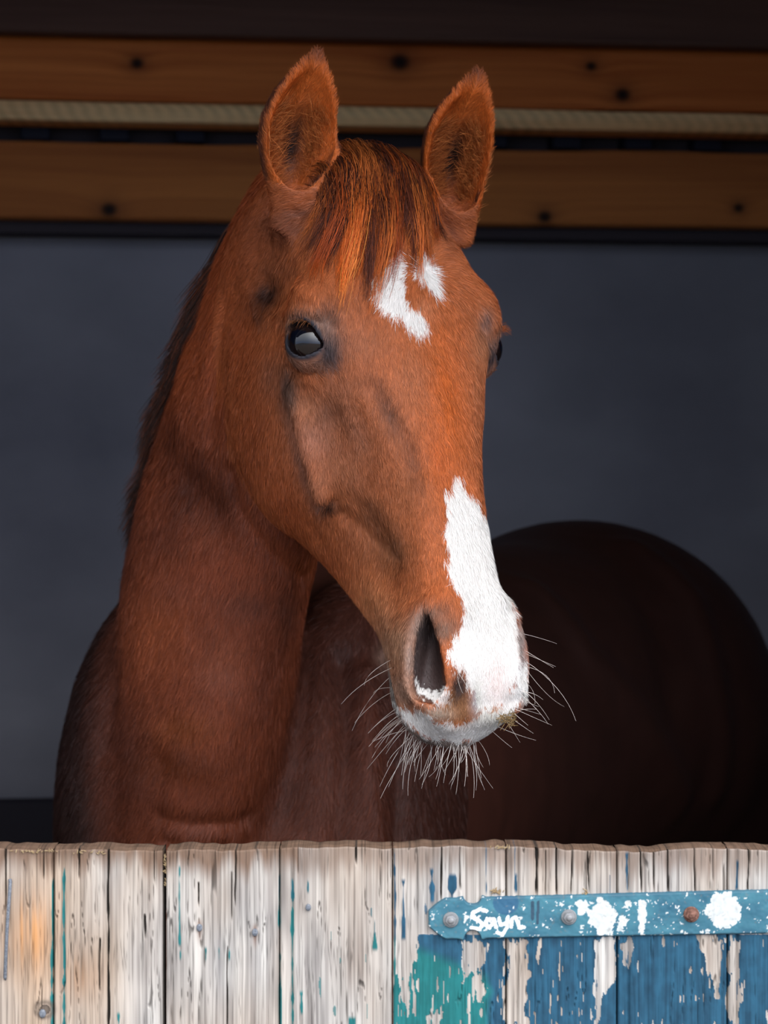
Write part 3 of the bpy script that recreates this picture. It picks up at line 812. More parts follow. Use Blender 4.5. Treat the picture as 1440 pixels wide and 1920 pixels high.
def nail(px, py, r):
    c = np.array([dx(px), YD-.0004, dz(py)]); R = r/PPM; V = []; F = []; n = 18
    rings = [(1.0, -.002), (1.0, .0012), (.9, .0018), (.5, .0021), (.02, .0021)]
    for rr, hh in rings:
        for j in range(n):
            a = 2*math.pi*j/n; V.append(c+np.array([math.cos(a)*rr*R*.92, -hh, math.sin(a)*rr*R*1.15]))
    for i in range(len(rings)-1):
        for j in range(n): F.append((i*n+j, i*n+(j+1) % n, (i+1)*n+(j+1) % n, (i+1)*n+j))
    return new_mesh_obj('nail', np.array(V), F, M_nail, door)
for a in ((374, 1739, 6.2), (478, 1748, 6.2), (578, 1701, 5.6), (80, 1900, 7)): nail(*a)

def tube_mesh(paths, radii, ns=3):
    """many tapering tubes in one mesh; paths (n,k,3), radii (n,k)"""
    paths = np.asarray(paths, float); n, k, _ = paths.shape
    T = np.gradient(paths, axis=1); T /= np.maximum(np.linalg.norm(T, axis=2), 1e-9)[..., None]
    ref = np.where(np.abs(T[..., 2:3]) > .8, np.array([1., 0, 0]), np.array([0, 0, 1.]))
    A = np.cross(T, ref); A /= np.maximum(np.linalg.norm(A, axis=2), 1e-9)[..., None]; B = np.cross(T, A)
    ang = np.arange(ns)/ns*2*math.pi
    V = paths[:, :, None]+(A[:, :, None]*np.cos(ang)[:, None]+B[:, :, None]*np.sin(ang)[:, None])*np.asarray(radii)[:, :, None, None]
    idx = np.arange(n*k*ns).reshape(n, k, ns)
    a = idx[:, :-1]; b = idx[:, 1:]
    F = np.stack([a, np.roll(a, -1, 2), np.roll(b, -1, 2), b], -1).reshape(-1, 4)
    return V.reshape(-1, 3), F
# grey metal pin let into the left plank
P = np.array([[[dx(19), YD-.0015, dz(1648)], [dx(20), YD-.002, dz(1652)], [dx(14), YD-.0024, dz(1740)], [dx(10), YD-.002, dz(1832)], [dx(10), YD+.001, dz(1836)]]])
V, F = tube_mesh(P, np.full((1, 5), .0016), 8); pin = new_mesh_obj('metal_pin', V, F, M_nail, door); pin['label'] = 'long grey metal pin'
# chaff and straw caught in the joint and on the strap
rs = np.random.RandomState(5)
cp = []
for (cx, cy, sx, sy, n) in ((310, 1625, 4, 28, 40), (930, 1671, 12, 4, 26), (1098, 1672, 4, 6, 8), (60, 1598, 40, 3, 26), (940, 1590, 22, 3, 16), (160, 1600, 60, 3, 14)):
    for k in range(n):
        x, y = cx+rs.randn()*sx*.5, cy+rs.randn()*sy*.5; a = rs.rand()*math.pi; l = (3+6*rs.rand())/PPM
        p = np.array([dx(x), YD-.0012+(.004 if cx == 310 else 0), dz(y)+(.0 if cy > 1605 else .001)]); d = np.array([math.cos(a)*l, (rs.rand()-.5)*.002, math.sin(a)*l])
        cp.append([p-d/2, p+[0, -.0004, 0], p+d/2])
V, F = tube_mesh(cp, np.tile([.0003, .0005, .0003], (len(cp), 1)), 4)
ch = new_mesh_obj('hay_chaff', V, F, mat('dry_hay', rough=.8, spec=.2, noise=((300, 300, 300), lin(140, 116, 84), lin(180, 158, 122), 3)))
ch.parent = door; ch.matrix_parent_inverse = Matrix.Translation(-door.location); ch['kind'] = 'stuff'


# ---------------------------------------------------------------- the horse: one continuous body surface
GX = grade([(-.62, -.42, .02, .010), (-.42, -.20, .008, .003), (-.20, .175, .0025, .0025), (.175, .9, .006, .022)])
GY = grade([(2.15, 2.84, .0025, .0025), (2.84, 3.2, .0035, .010), (3.2, 4.75, .012, .028)])
GZ = grade([(-.02, 1.0, .02, .02), (1.0, 1.28, .010, .004), (1.28, 2.06, .0025, .0025), (2.06, 2.1, .004, .004)])
HV, HQ = mesh_field(f_horse, GX, GY, GZ)
HV = relax(HV, HQ, 2)

# sculpting strokes: places measured on the photo, then applied in 3-D round the surface point found there
class Finder:
    def __init__(s, V, N):
        v = np.array([0, 0, CAM_Z])-V; v /= np.linalg.norm(v, axis=1)[:, None]
        ok = ((N*v).sum(1) > .05) & (V[:, 1] > 2.2)
        s.i = np.nonzero(ok)[0]; s.x, s.y = to_px(V[s.i]); s.d = V[s.i, 1]; s.V = V
    def at(s, px, py, ymax=99):
        for r in (5, 9, 16, 30, 60):
            m = np.nonzero((np.abs(s.x-px) < r) & (np.abs(s.y-py) < r) & (s.d < ymax))[0]
            if len(m):
                d0 = s.d[m].min(); m = m[s.d[m] < d0+.03]
                k = m[np.argmin((s.x[m]-px)**2+(s.y[m]-py)**2)]; return s.V[s.i[k]]
        return None
HN = vnormals(HV, HQ); FI = Finder(HV, HN)
STROKES = [  # ([(px,py)...], radius m, height m)
 ([(430, 880), (445, 945), (520, 1043), (572, 1080)], .010, -.0035),
 ([(330, 860), (375, 940), (400, 960)], .030, -.007), ([(345, 740), (330, 840)], .022, .003), ([(440, 660), (440, 860)], .018, .002),
 ([(300, 720), (285, 860)], .012, -.003), ([(420, 560), (400, 700), (395, 820)], .012, -.003),
 ([(300, 1530), (390, 1545), (470, 1530)], .012, -.005), ([(310, 1575), (420, 1585)], .010, -.006),
 ([(300, 1430), (270, 1560)], .02, -.004),
 ([(400, 1300), (380, 1420)], .03, .004), ([(220, 1250), (200, 1400)], .02, -.003),
 ([(640, 1240), (650, 1400), (640, 1580)], .016, -.008), ([(690, 1260), (690, 1420), (705, 1580)], .014, .006), ([(745, 1430), (745, 1580)], .012, -.005),
 ([(600, 1230), (590, 1400)], .012, .003),
 ([(1190, 1030), (1290, 1120), (1330, 1250), (1340, 1480)], .035, .008), ([(1240, 1160), (1265, 1300)], .05, -.010),
 ([(1000, 1110), (1100, 1230), (1210, 1360), (1270, 1500)], .035, .008),
 # face
 ([(700, 730), (745, 800), (785, 870)], .011, -.0026), ([(612, 765), (625, 790)], .016, -.0025), ([(665, 760), (690, 830)], .012, -.0015),
 ([(585, 800), (600, 850), (620, 900)], .018, .0025), ([(540, 700), (552, 760)], .010, -.002),
 ([(640, 960), (700, 1015), (745, 1050)], .009, -.0024), ([(660, 900), (740, 985)], .014, .0018), ([(700, 1100), (735, 1180)], .016, .002),
 ([(820, 1000), (815, 1090)], .012, -.0018), ([(800, 690), (850, 850)], .018, .0018),
 ([(556, 960), (600, 1010)], .012, -.0015), ([(600, 948), (625, 938)], .005, -.003),
 ([(500, 398), (560, 400), (612, 360), (640, 310)], .007, -.0035), ([(845, 440), (820, 400)], .007, -.003),
 ([(496, 535), (512, 562)], .016, -.0055), ([(468, 540), (485, 590)], .007, .002), ([(560, 545), (610, 570)], .012, .003),
 ([(612, 585), (625, 610)], .008, -.0028), ([(522, 604), (545, 592), (575, 590), (600, 602)], .0035, -.0014), ([(528, 596), (560, 582), (598, 588)], .006, .002),
 ([(540, 690), (565, 700), (590, 698)], .0030, -.0012), ([(545, 708), (580, 714)], .006, .0010),
 ([(905, 585), (925, 600)], .010, .003), ([(905, 610), (918, 640)], .008, -.002),
 ([(740, 470), (760, 560)], .03, .002), ([(790, 420), (840, 500)], .02, -.002), ([(480, 470), (560, 440)], .02, -.003),
 ([(775, 1300), (760, 1345)], .008, -.0018), ([(860, 1290), (862, 1350)], .006, -.0016), ([(810, 1345), (840, 1360)], .012, .002), ([(905, 1350), (940, 1340)], .012, .0015),
 ([(820, 1110), (860, 1150)], .014, .003), ([(935, 1120), (960, 1150)], .012, .003),
]
def stroke(pts, r, amp):
    global HV
    A = [FI.at(*p) for p in pts]; A = [a for a in A if a is not None]
    if not A: return
    lo = np.min(A, 0)-3*r; hi = np.max(A, 0)+3*r
    m = np.nonzero(((HV > lo) & (HV < hi)).all(1))[0]
    if len(m) == 0: return
    d = poly_dist(HV[m], A) if len(A) > 1 else np.linalg.norm(HV[m]-A[0], axis=1)
    HV[m] += HN[m]*(1.5*amp*np.exp(-(d/r)**2))[:, None]
for s_ in STROKES: stroke(*s_)
HV += HN*((.0042*fbm(HV[:, 0]*13, HV[:, 1]*13, HV[:, 2]*8, 9, 3)*sstep(2.80, 2.90, HV[:, 1])*sstep(3.3, 3.1, HV[:, 1])))[:, None]
HV[:, :] += HN*(.0006*fbm(HV[:, 0]*30, HV[:, 1]*30, HV[:, 2]*30, 3, 2))[:, None]
HN = vnormals(HV, HQ)

# -------- colours of the coat, with some shade and sheen painted in
WHITE_POLYS = [
 [(852,892),(845,925),(832,918),(838,975),(835,1000),(843,1040),(838,1060),(848,1092),(858,1112),(873,1140),(868,1165),(862,1190),(850,1202),(838,1225),(850,1252),(862,1262),(872,1248),(876,1285),(893,1300),(899,1335),(915,1330),(950,1318),(962,1290),(974,1240),(972,1180),(966,1150),(955,1105),(940,1060),(928,1015),(915,980),(900,950),(885,928),(872,925),(862,895)],
 [(715,504),(735,495),(745,470),(752,468),(758,482),(761,515),(760,560),(771,578),(785,584),(797,592),(804,613),(797,625),(793,633),(783,628),(767,615),(749,593),(732,588),(720,580),(700,557),(697,538),(703,518)],
 [(786,487),(800,490),(815,502),(821,520),(824,547),(813,556),(803,535),(792,524),(779,521)],
 [(735,1318),(770,1335),(800,1335),(815,1352),(850,1362),(880,1352),(905,1338),(940,1325),(962,1290),(975,1245),(990,1240),(990,1290),(965,1335),(938,1372),(900,1390),(850,1390),(800,1384),(765,1360)],
 [(778,1272),(792,1290),(815,1298),(842,1290),(846,1308),(840,1324),(815,1318),(795,1308),(780,1292)],
]
WHORL = from_head(.150, .012, .024)
# soft areas of coat tone plus painted shade and sheen: (px, py, rx, ry, angle, (r,g,b), strength)
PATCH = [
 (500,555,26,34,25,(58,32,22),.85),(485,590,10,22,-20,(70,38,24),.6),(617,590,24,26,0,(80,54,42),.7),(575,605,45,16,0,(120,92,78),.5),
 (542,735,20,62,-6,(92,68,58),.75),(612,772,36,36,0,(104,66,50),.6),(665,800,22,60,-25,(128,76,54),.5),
 (728,770,20,62,-24,(98,58,42),.6),(775,870,17,55,-15,(104,60,42),.55),(570,880,12,80,-18,(92,54,40),.55),(612,948,24,12,0,(60,38,32),.8),  # long thin entry paints the shade line along the facial crest
 (735,1030,32,45,-20,(118,76,50),.6),(700,960,26,40,-30,(120,72,46),.45),(590,820,34,44,-15,(186,128,104),.55),(600,900,26,34,0,(176,112,80),.4),  # pale pinkish cheek entry is a painted sheen
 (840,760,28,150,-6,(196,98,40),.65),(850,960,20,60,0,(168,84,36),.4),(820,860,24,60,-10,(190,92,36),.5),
 (560,402,60,10,-8,(84,42,26),.7),(615,365,16,34,30,(64,32,22),.7),(835,430,12,40,-15,(110,60,42),.5),(795,580,20,26,0,(206,132,92),.5),  # first two entries paint shade into the crease under the near ear
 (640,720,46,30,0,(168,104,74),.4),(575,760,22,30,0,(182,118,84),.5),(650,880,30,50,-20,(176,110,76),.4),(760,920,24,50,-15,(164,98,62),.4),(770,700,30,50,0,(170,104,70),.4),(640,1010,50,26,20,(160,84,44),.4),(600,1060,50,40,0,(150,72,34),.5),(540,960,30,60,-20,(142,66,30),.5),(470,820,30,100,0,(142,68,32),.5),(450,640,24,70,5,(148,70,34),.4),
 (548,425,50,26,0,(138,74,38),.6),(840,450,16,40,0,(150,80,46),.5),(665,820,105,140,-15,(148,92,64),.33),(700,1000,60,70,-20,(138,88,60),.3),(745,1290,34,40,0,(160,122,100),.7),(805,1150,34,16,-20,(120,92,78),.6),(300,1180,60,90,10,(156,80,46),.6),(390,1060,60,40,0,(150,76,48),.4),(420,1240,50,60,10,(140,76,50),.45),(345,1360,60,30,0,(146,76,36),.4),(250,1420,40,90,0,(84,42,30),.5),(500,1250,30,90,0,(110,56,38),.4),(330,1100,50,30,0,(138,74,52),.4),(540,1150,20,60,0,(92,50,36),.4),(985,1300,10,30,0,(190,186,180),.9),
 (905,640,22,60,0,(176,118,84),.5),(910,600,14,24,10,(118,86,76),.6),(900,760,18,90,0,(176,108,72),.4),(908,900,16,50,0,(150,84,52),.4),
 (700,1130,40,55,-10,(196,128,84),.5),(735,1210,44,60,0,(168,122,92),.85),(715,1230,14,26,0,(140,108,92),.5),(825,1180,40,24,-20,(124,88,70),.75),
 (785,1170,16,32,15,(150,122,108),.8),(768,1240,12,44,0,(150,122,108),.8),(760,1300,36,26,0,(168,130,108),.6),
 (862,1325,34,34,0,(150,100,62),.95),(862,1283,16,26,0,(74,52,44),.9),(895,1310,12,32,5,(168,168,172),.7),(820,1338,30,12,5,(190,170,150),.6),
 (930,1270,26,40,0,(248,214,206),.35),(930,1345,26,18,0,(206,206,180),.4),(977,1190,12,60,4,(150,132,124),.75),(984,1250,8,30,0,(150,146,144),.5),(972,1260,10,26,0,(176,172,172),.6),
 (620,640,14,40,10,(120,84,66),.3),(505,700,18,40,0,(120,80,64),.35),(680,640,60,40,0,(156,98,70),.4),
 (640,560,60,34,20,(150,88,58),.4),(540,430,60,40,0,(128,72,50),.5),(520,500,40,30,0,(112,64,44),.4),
 (360,900,44,90,10,(60,26,14),.55),(420,930,34,60,0,(64,28,14),.45),(320,820,26,70,10,(80,38,22),.4),(300,1000,60,50,0,(112,58,40),.4),  # dark entries paint the shadow on the neck behind the jaw
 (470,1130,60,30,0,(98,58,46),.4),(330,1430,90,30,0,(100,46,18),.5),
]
LIPS = [(728,1295),(740,1335),(775,1368),(800,1385),(850,1391),(900,1389),(935,1374),(945,1380),(900,1410),(800,1412),(750,1390),(725,1330)]
def blur_poly(x, y, poly, soft, seed, amp):
    """white marking with ragged hairy edge"""
    nx = x+amp*vnoise(x/5., y/9., 0, seed)+amp*.6*vnoise(x/2.2, y/4., 0, seed+1); ny = y+1.5*amp*vnoise(x/5., y/9., 0, seed+2)
    return inpoly(nx, ny, poly)
PATCH_HEAD = []
for p_ in PATCH:
    L_ = to_head(FI.at(p_[0], p_[1])[None]); PATCH_HEAD.append(bool(f_skull(L_[:, 0], np.abs(L_[:, 1]), L_[:, 2])[0] < .02))
def coat_color(P, N, fur=False):
    x, y = to_px(P); n = len(P)
    v = np.array([0, 0, CAM_Z])-P; v /= np.linalg.norm(v, axis=1)[:, None]
    face = sstep(-.40, -.15, (N*v).sum(1))
    Lh = to_head(P); a, s, h = Lh.T; q = np.abs(s)
    inhead = (f_skull(a, q, h) < np.where(a < .13, .055, .03)) & (a > -.04)
    head = inhead.astype(float)
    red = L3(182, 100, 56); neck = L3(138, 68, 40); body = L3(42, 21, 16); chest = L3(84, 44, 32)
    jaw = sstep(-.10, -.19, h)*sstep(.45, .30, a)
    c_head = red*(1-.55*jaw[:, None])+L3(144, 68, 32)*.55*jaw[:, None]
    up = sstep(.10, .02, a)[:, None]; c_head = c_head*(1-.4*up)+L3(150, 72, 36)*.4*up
    tb = sstep(3.0, 3.45, P[:, 1])[:, None]; tn = sstep(2.93, 3.06, P[:, 1])[:, None]  # coat darkens with depth, standing in for the dim box behind
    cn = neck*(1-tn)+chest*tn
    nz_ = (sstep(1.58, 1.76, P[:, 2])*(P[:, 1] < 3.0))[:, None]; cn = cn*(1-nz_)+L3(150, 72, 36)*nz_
    fn_ = f_neck(P); sh = sstep(.006, .035, fn_)*(P[:, 1] > 2.86)*sstep(-.20, -.30, P[:, 0]); tb = np.maximum(tb, sh[:, None])  # left shoulder off the neck painted near-black in place of shade
    cn = cn*(1-.35*sstep(1.42, 1.2, P[:, 2]))[:, None]  # shade put into the colour: neck darkens downward
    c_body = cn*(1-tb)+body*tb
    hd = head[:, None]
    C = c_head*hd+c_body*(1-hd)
    # mottling
    m = fbm(P[:, 0]*38, P[:, 1]*38, P[:, 2]*26, 11, 3)
    st_ = vnoise(P[:, 0]*90+6*m, P[:, 1]*90, P[:, 2]*14, 61)
    C = C*(1+.18*m[:, None]+.09*st_[:, None]*(1-hd))
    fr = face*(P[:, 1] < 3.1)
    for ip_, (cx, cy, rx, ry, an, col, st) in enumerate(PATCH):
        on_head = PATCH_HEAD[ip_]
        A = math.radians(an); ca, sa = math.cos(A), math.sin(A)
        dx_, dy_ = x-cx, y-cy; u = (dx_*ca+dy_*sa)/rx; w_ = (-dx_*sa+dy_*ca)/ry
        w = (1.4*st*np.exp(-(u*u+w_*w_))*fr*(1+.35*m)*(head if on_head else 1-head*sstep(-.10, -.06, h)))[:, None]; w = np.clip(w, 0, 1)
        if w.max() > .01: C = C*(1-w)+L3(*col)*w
    # skin round the eyes
    Q3 = np.stack([a, q, h], 1); e = Q3-EYE; en = e@EYE_N; eu = e@EYE_U; ev = e@EYE_V
    d = np.hypot(eu/1.25, ev)
    ring = (np.exp(-(np.maximum(d-.024, 0)/.009)**2)*.55*(en > 0))[:, None]; C = C*(1-ring)+L3(128, 106, 94)*ring
    dk = np.maximum(sstep(.0235, .0195, d), .92*np.exp(-((eu-.030)/.012)**2-((ev+.004)/.020)**2))*(en > 0)
    dk = np.clip(dk, 0, 1)[:, None]; C = C*(1-dk)+L3(46, 44, 50)*dk
    # nostril lining
    NCl = np.array([.549, .040, -.052]); dn = np.linalg.norm((Q3-NCl)/[.050, .024, .030], axis=1)
    skin = sstep(-.001, -.006, f_skull(a, q, h)-.004)
    ins = (sstep(1.25, .75, dn)*skin*(a < .60))[:, None]*.95; C = C*(1-ins)+L3(68, 60, 60)*ins
    # ears
    for key in EARS:
        t, w, o = ear_local(P, key); base, Ln, E, O, W, bow, wid = EARS[key]
        ear = ((np.hypot(w, o) < .05) & (t > 0.0) & (t < 1.05) & ((t > .16) | ~inhead)).astype(float)*sstep(0, .12, t)
        front = sstep(-.1, .25, N@O)
        r = np.maximum(ear_prof(t), .004)
        inner = front*sstep(1.05, .90, np.abs(w)/r)
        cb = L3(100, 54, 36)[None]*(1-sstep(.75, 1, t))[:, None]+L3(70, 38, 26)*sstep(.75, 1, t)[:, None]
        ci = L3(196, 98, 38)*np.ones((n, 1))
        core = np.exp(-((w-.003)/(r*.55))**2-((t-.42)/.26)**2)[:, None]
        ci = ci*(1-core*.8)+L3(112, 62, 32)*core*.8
        slit_shade = np.exp(-((w-.002-.02*(t-.4))/(r*.24))**2-((t-.38)/.17)**2)[:, None]  # near-black slit paints the shade deep in the ear cup
        ci = ci*(1-slit_shade)+L3(16, 10, 9)*slit_shade
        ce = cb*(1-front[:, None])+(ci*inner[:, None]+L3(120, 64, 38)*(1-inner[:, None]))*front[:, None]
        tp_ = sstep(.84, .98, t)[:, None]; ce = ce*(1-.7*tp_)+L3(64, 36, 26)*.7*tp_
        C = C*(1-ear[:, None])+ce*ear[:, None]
    # lower lip skin, then white marks
    lm = (inpoly(x, y, LIPS) & (fr > .5) & inhead).astype(float)[:, None]*.85
    lm = np.maximum(lm, (sstep(-.118, -.126, h)*sstep(.50, .53, a))[:, None]*.85*hd); C = C*(1-lm)+L3(124, 120, 114)*lm
    wh = np.zeros(n, bool)
    for k, p in enumerate(WHITE_POLYS): wh |= blur_poly(x, y, p, 1, 20+k, 4.0 if k in (1, 2) else 5.0)
    wh &= (fr > .5) & inhead
    # the white carries on round the far side of the nose where the camera does not see it
    wh |= (fr <= .5) & inhead & (a > .56) & (h > -.115)
    wt = wh.astype(float)[:, None]*.95
    keep = np.zeros((n, 1))
    for (cx, cy, rx, ry) in ((862, 1325, 32, 32), (862, 1280, 13, 24), (978, 1180, 11, 52)):
        keep = np.maximum(keep, (np.exp(-(((x-cx)/rx)**2+((y-cy)/ry)**2)**1.5)*fr)[:, None])
    wt = wt*(1-.9*keep)
    wc = L3(240, 236, 230)*np.ones((n, 1)); pk = (np.exp(-((x-932)/22)**2-((y-1275)/45)**2)*.5)[:, None]; wc = wc*(1-pk)+L3(244, 214, 206)*pk
    gr = (np.exp(-((x-925)/34)**2-((y-1345)/18)**2)*.45+np.exp(-((x-895)/10)**2-((y-1305)/28)**2)*.5)[:, None]; gr = np.clip(gr, 0, 1); wc = wc*(1-gr)+L3(196, 194, 176)*gr
    C = C*(1-wt)+wc*wt
    return C, wh
t0 = time.time()
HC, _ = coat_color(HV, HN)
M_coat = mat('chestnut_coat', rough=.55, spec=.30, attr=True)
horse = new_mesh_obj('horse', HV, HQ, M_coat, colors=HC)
tag(horse, 'chestnut horse with a white star and stripe looking out over the half door', 'horse')

# -------- short coat hair: flat tapering blades lying along the skin
rng = np.random.RandomState(11)
def flow_dir(P, N):
    Lh = to_head(P); a, s, h = Lh.T; q = np.abs(s); n = len(P)
    inhead = (f_skull(a, q, h) < np.where(a < .13, .055, .03)) & (a > -.04)
    d = P-WHORL; dist = np.linalg.norm(d, axis=1); rad = d/np.maximum(dist, 1e-6)[:, None]
    k = np.exp(-(dist/.055)**2)[:, None]
    lat = (np.sign(s)*sstep(.0, .06, q))[:, None]*HS
    dn = HA*1.0+lat*.25-HH*(.45*sstep(-.06, -.16, h))[:, None]
    D = rad*k*1.5+dn*(1-k)
    upz = (sstep(.13, .07, a)*.8)[:, None]; D = D*(1-upz)+(lat*1.2-HH*.4)*upz
    nk = np.array([-.35, .10, -1.0]); nk = nk+.5*np.stack([fbm(P[:, 0]*7, P[:, 1]*7, P[:, 2]*7, 31, 2), 0*a, 0*a], 1)
    D = np.where(inhead[:, None], D, nk)
    for key in EARS:
        t, w, o = ear_local(P, key); base, Ln, E, O, W, bow, wid = EARS[key]
        ear = ((np.hypot(w, o) < .05) & (t > .05) & (t < 1.05) & ((t > .16) | ~inhead))
        D[ear] = E+.9*np.sign(w[ear])[:, None]*W*.5
    j = np.stack([vnoise(P[:, 0]*160, P[:, 1]*160, P[:, 2]*160, 41+i) for i in range(3)], 1)
    D = D+.34*j+.20*rng.randn(n, 3)
    D = D-(D*N).sum(1)[:, None]*N
    return D/np.maximum(np.linalg.norm(D, axis=1), 1e-6)[:, None], inhead
def sample_surface(count, dens):
    c = HV[HQ].mean(1); nn = HN[HQ[:, 0]]
    A = np.linalg.norm(np.cross(HV[HQ[:, 2]]-HV[HQ[:, 0]], HV[HQ[:, 3]]-HV[HQ[:, 1]]), axis=1)*.5
    w = A*dens(c, nn); cs = np.cumsum(w); f = np.searchsorted(cs, rng.rand(count)*cs[-1]); f = np.minimum(f, len(HQ)-1)
    u, v = rng.rand(count, 1), rng.rand(count, 1); q = HQ[f]
    P = (HV[q[:, 0]]*(1-u)+HV[q[:, 1]]*u)*(1-v)+(HV[q[:, 3]]*(1-u)+HV[q[:, 2]]*u)*v
    N = (HN[q[:, 0]]*(1-u)+HN[q[:, 1]]*u)*(1-v)+(HN[q[:, 3]]*(1-u)+HN[q[:, 2]]*u)*v
    return P, N/np.linalg.norm(N, axis=1)[:, None]
def dens(c, n):
    v = np.array([0, 0, CAM_Z])-c; v /= np.linalg.norm(v, axis=1)[:, None]; f = (n*v).sum(1)
    Lh = to_head(c); a, s, h = Lh.T; hd = (f_skull(a, np.abs(s), h) < .03) & (a > -.04)
    w = np.where(hd, 1.0, np.where(c[:, 1] < 3.05, .45, np.where(c[:, 1] < 3.15, .25, 0)))
    e = (Lh[:, [0]]*0)[:, 0]
    for key in EARS:
        t, ww, o = ear_local(c, key); w = np.where((np.hypot(ww, o) < .05) & (t > 0) & (t < 1.05), 1.1, w)
    q3 = np.stack([a, np.abs(s), h], 1)-EYE; d = np.hypot((q3@EYE_U)/1.25, q3@EYE_V)
    w = w*np.where((d < .0225) & (q3@EYE_N > -.005), 0, 1)
    w = w*np.where((f_skull(a, np.abs(s), h) < -.006) & hd, .25, 1)
    w = w*np.where((c[:, 2] < 1.12), 0, 1)
    return w*sstep(-.35, .0, f)
NF = 520000
FP, FN = sample_surface(NF, dens)
FD, FH = flow_dir(FP, FN)
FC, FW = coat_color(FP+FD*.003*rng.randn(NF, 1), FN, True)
ln = np.where(FH, .0072, .012)*(.6+.8*rng.rand(NF)); ln = np.where(FW, ln*1.15, ln)
for key in EARS:
    t_, w_, o_ = ear_local(FP, key); ln = np.where((np.hypot(w_, o_) < .05) & (t_ > .1) & (t_ < 1.05), ln*.55, ln)
lam = to_head(FP); muz = sstep(.50, .56, lam[:, 0])*FH; ln *= (1-.55*muz)
wd = np.where(FH, .00050, .00060)*(.7+.6*rng.rand(NF))
lift = .16+.14*rng.rand(NF)
T = FD+FN*lift[:, None]; T /= np.linalg.norm(T, axis=1)[:, None]
B = np.cross(FN+.35*rng.randn(NF, 3), FD); B /= np.linalg.norm(B, axis=1)[:, None]
V = np.empty((NF, 3, 3)); base = FP+FN*.0001
V[:, 0] = base-B*wd[:, None]*.5; V[:, 1] = base+B*wd[:, None]*.5; V[:, 2] = base+T*ln[:, None]
tone = np.exp(.20*rng.randn(NF))*(1+.15*vnoise(FP[:, 0]*260, FP[:, 1]*260, FP[:, 2]*260, 77))
tone = np.where(FW, 1+.04*rng.randn(NF), tone)
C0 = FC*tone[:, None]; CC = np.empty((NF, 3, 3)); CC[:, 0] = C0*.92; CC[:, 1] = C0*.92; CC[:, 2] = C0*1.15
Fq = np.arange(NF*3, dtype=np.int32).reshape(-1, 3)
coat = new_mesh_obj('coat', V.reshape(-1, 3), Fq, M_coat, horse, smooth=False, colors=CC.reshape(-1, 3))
coat['label'] = 'short chestnut and white coat hair'

# -------- long hair
def surf_h(a, s, off=0.0):
    """height of the skull surface under (a, s), marching in along the face normal"""
    h = np.full(len(a), .08)
    for _ in range(26):
        P = P0+a[:, None]*HA+s[:, None]*HS+h[:, None]*HH
        h = np.maximum(h-f_head(P)*.9, -.10)
    return h+off
M_fore = mat('forelock_hair', rough=.5, spec=.35, attr=True)
def guide_hair(name, groots, gtips, n_per, K, spread_root, spread_tip, puff, rad, cols, m, wave=.006, clumpk=.8, shorten=.25):
    out = []; oc = []
    for gi, (r, t) in enumerate(zip(groots, gtips)):
        n = n_per[gi] if hasattr(n_per, '__len__') else n_per
        u = np.linspace(0, 1, K)
        ra = r[0]+spread_root[0]*rng.randn(n); rs_ = r[1]+spread_root[1]*rng.randn(n)
        ta = t[0]+spread_tip[0]*rng.randn(n); ts = t[1]+spread_tip[1]*rng.randn(n)
        end = 1-shorten*rng.rand(n)
        U = u[None, :]*end[:, None]
        ea = U; es = U**1.5
        A = ra[:, None]+(ta-ra)[:, None]*ea; S = rs_[:, None]+(ts-rs_)[:, None]*es
        ph = rng.rand()*6; S = S+wave*np.sin(U*5+ph)*U+.0012*np.sin(U*14+rng.rand(n, 1)*6)
        g = np.concatenate([A.ravel()[:, None], S.ravel()[:, None]], 1)
        hh = surf_h(g[:, 0], g[:, 1]).reshape(n, K)
        lay = rng.rand(n, 1)
        H = hh+.0015+(puff*(.35+.65*lay))*np.sin(np.clip(U*1.15+.12, 0, 1)*math.pi)**.7+.004*lay
        P = P0+A[..., None]*HA+S[..., None]*HS+H[..., None]*HH
        okk = (hh > -.09).all(1); P = P[okk]; U = U[okk]; n = len(P)
        out.append(P)
        c = cols[rng.randint(len(cols))]
        tn = np.exp(.30*rng.randn(n, 1, 1)+.22*rng.randn())
        root_shade = (.28+.72*sstep(.10, .70, U))[..., None]  # roots darkened to paint the shadow inside the forelock
        oc.append(c*tn*root_shade*np.ones((n, K, 1)))
    P = np.concatenate(out); Cc = np.concatenate(oc)
    R = rad*(1-.75*np.linspace(0, 1, K)**2)[None, :]*(.7+.6*rng.rand(len(P), 1))
    V, F = tube_mesh(P, R, 3)
    Cv = np.repeat(Cc[:, :, None, :], 3, 2).reshape(-1, 3)
    return new_mesh_obj(name, V, F, m, horse, smooth=True, colors=Cv)
def px_to_as(px, py):
    """(a, s) on the head surface seen at a photo pixel"""
    p = FI.at(px, py); L = to_head(p[None])[0]; return L[0], L[1]
TIPS = [(560,470),(580,505),(600,520),(590,545),(625,520),(640,500),(655,525),(640,560),(672,505),(690,520),(700,505),(684,575),(712,500),(725,495),(735,470),(745,465),(765,480),(775,500),(785,470),(790,490),(800,465),(775,540),(815,455),(825,450),(835,440),(820,420),(600,480),(620,470),(650,470),(675,465),(700,460),(610,440),(640,440),(760,445),(790,440),(680,490),(660,545),(695,545),(705,475),(738,440),(720,545),(700,600),(665,585),(765,520),(640,590),(800,500)]
gr = []; gt = []
for (tx, ty) in TIPS:
    a_, s_ = px_to_as(tx, ty)
    f = np.clip((tx-590)/240., 0, 1)
    gr.append((-.012+.03*rng.rand(), -.050+.10*f+.006*rng.randn())); gt.append((a_, s_))
cols = [L3(196, 94, 32), L3(164, 72, 24), L3(214, 114, 50), L3(124, 54, 24), L3(92, 42, 24)]
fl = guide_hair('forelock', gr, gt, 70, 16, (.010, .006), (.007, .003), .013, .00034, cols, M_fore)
fl['label'] = 'rust-coloured forelock falling between the ears'

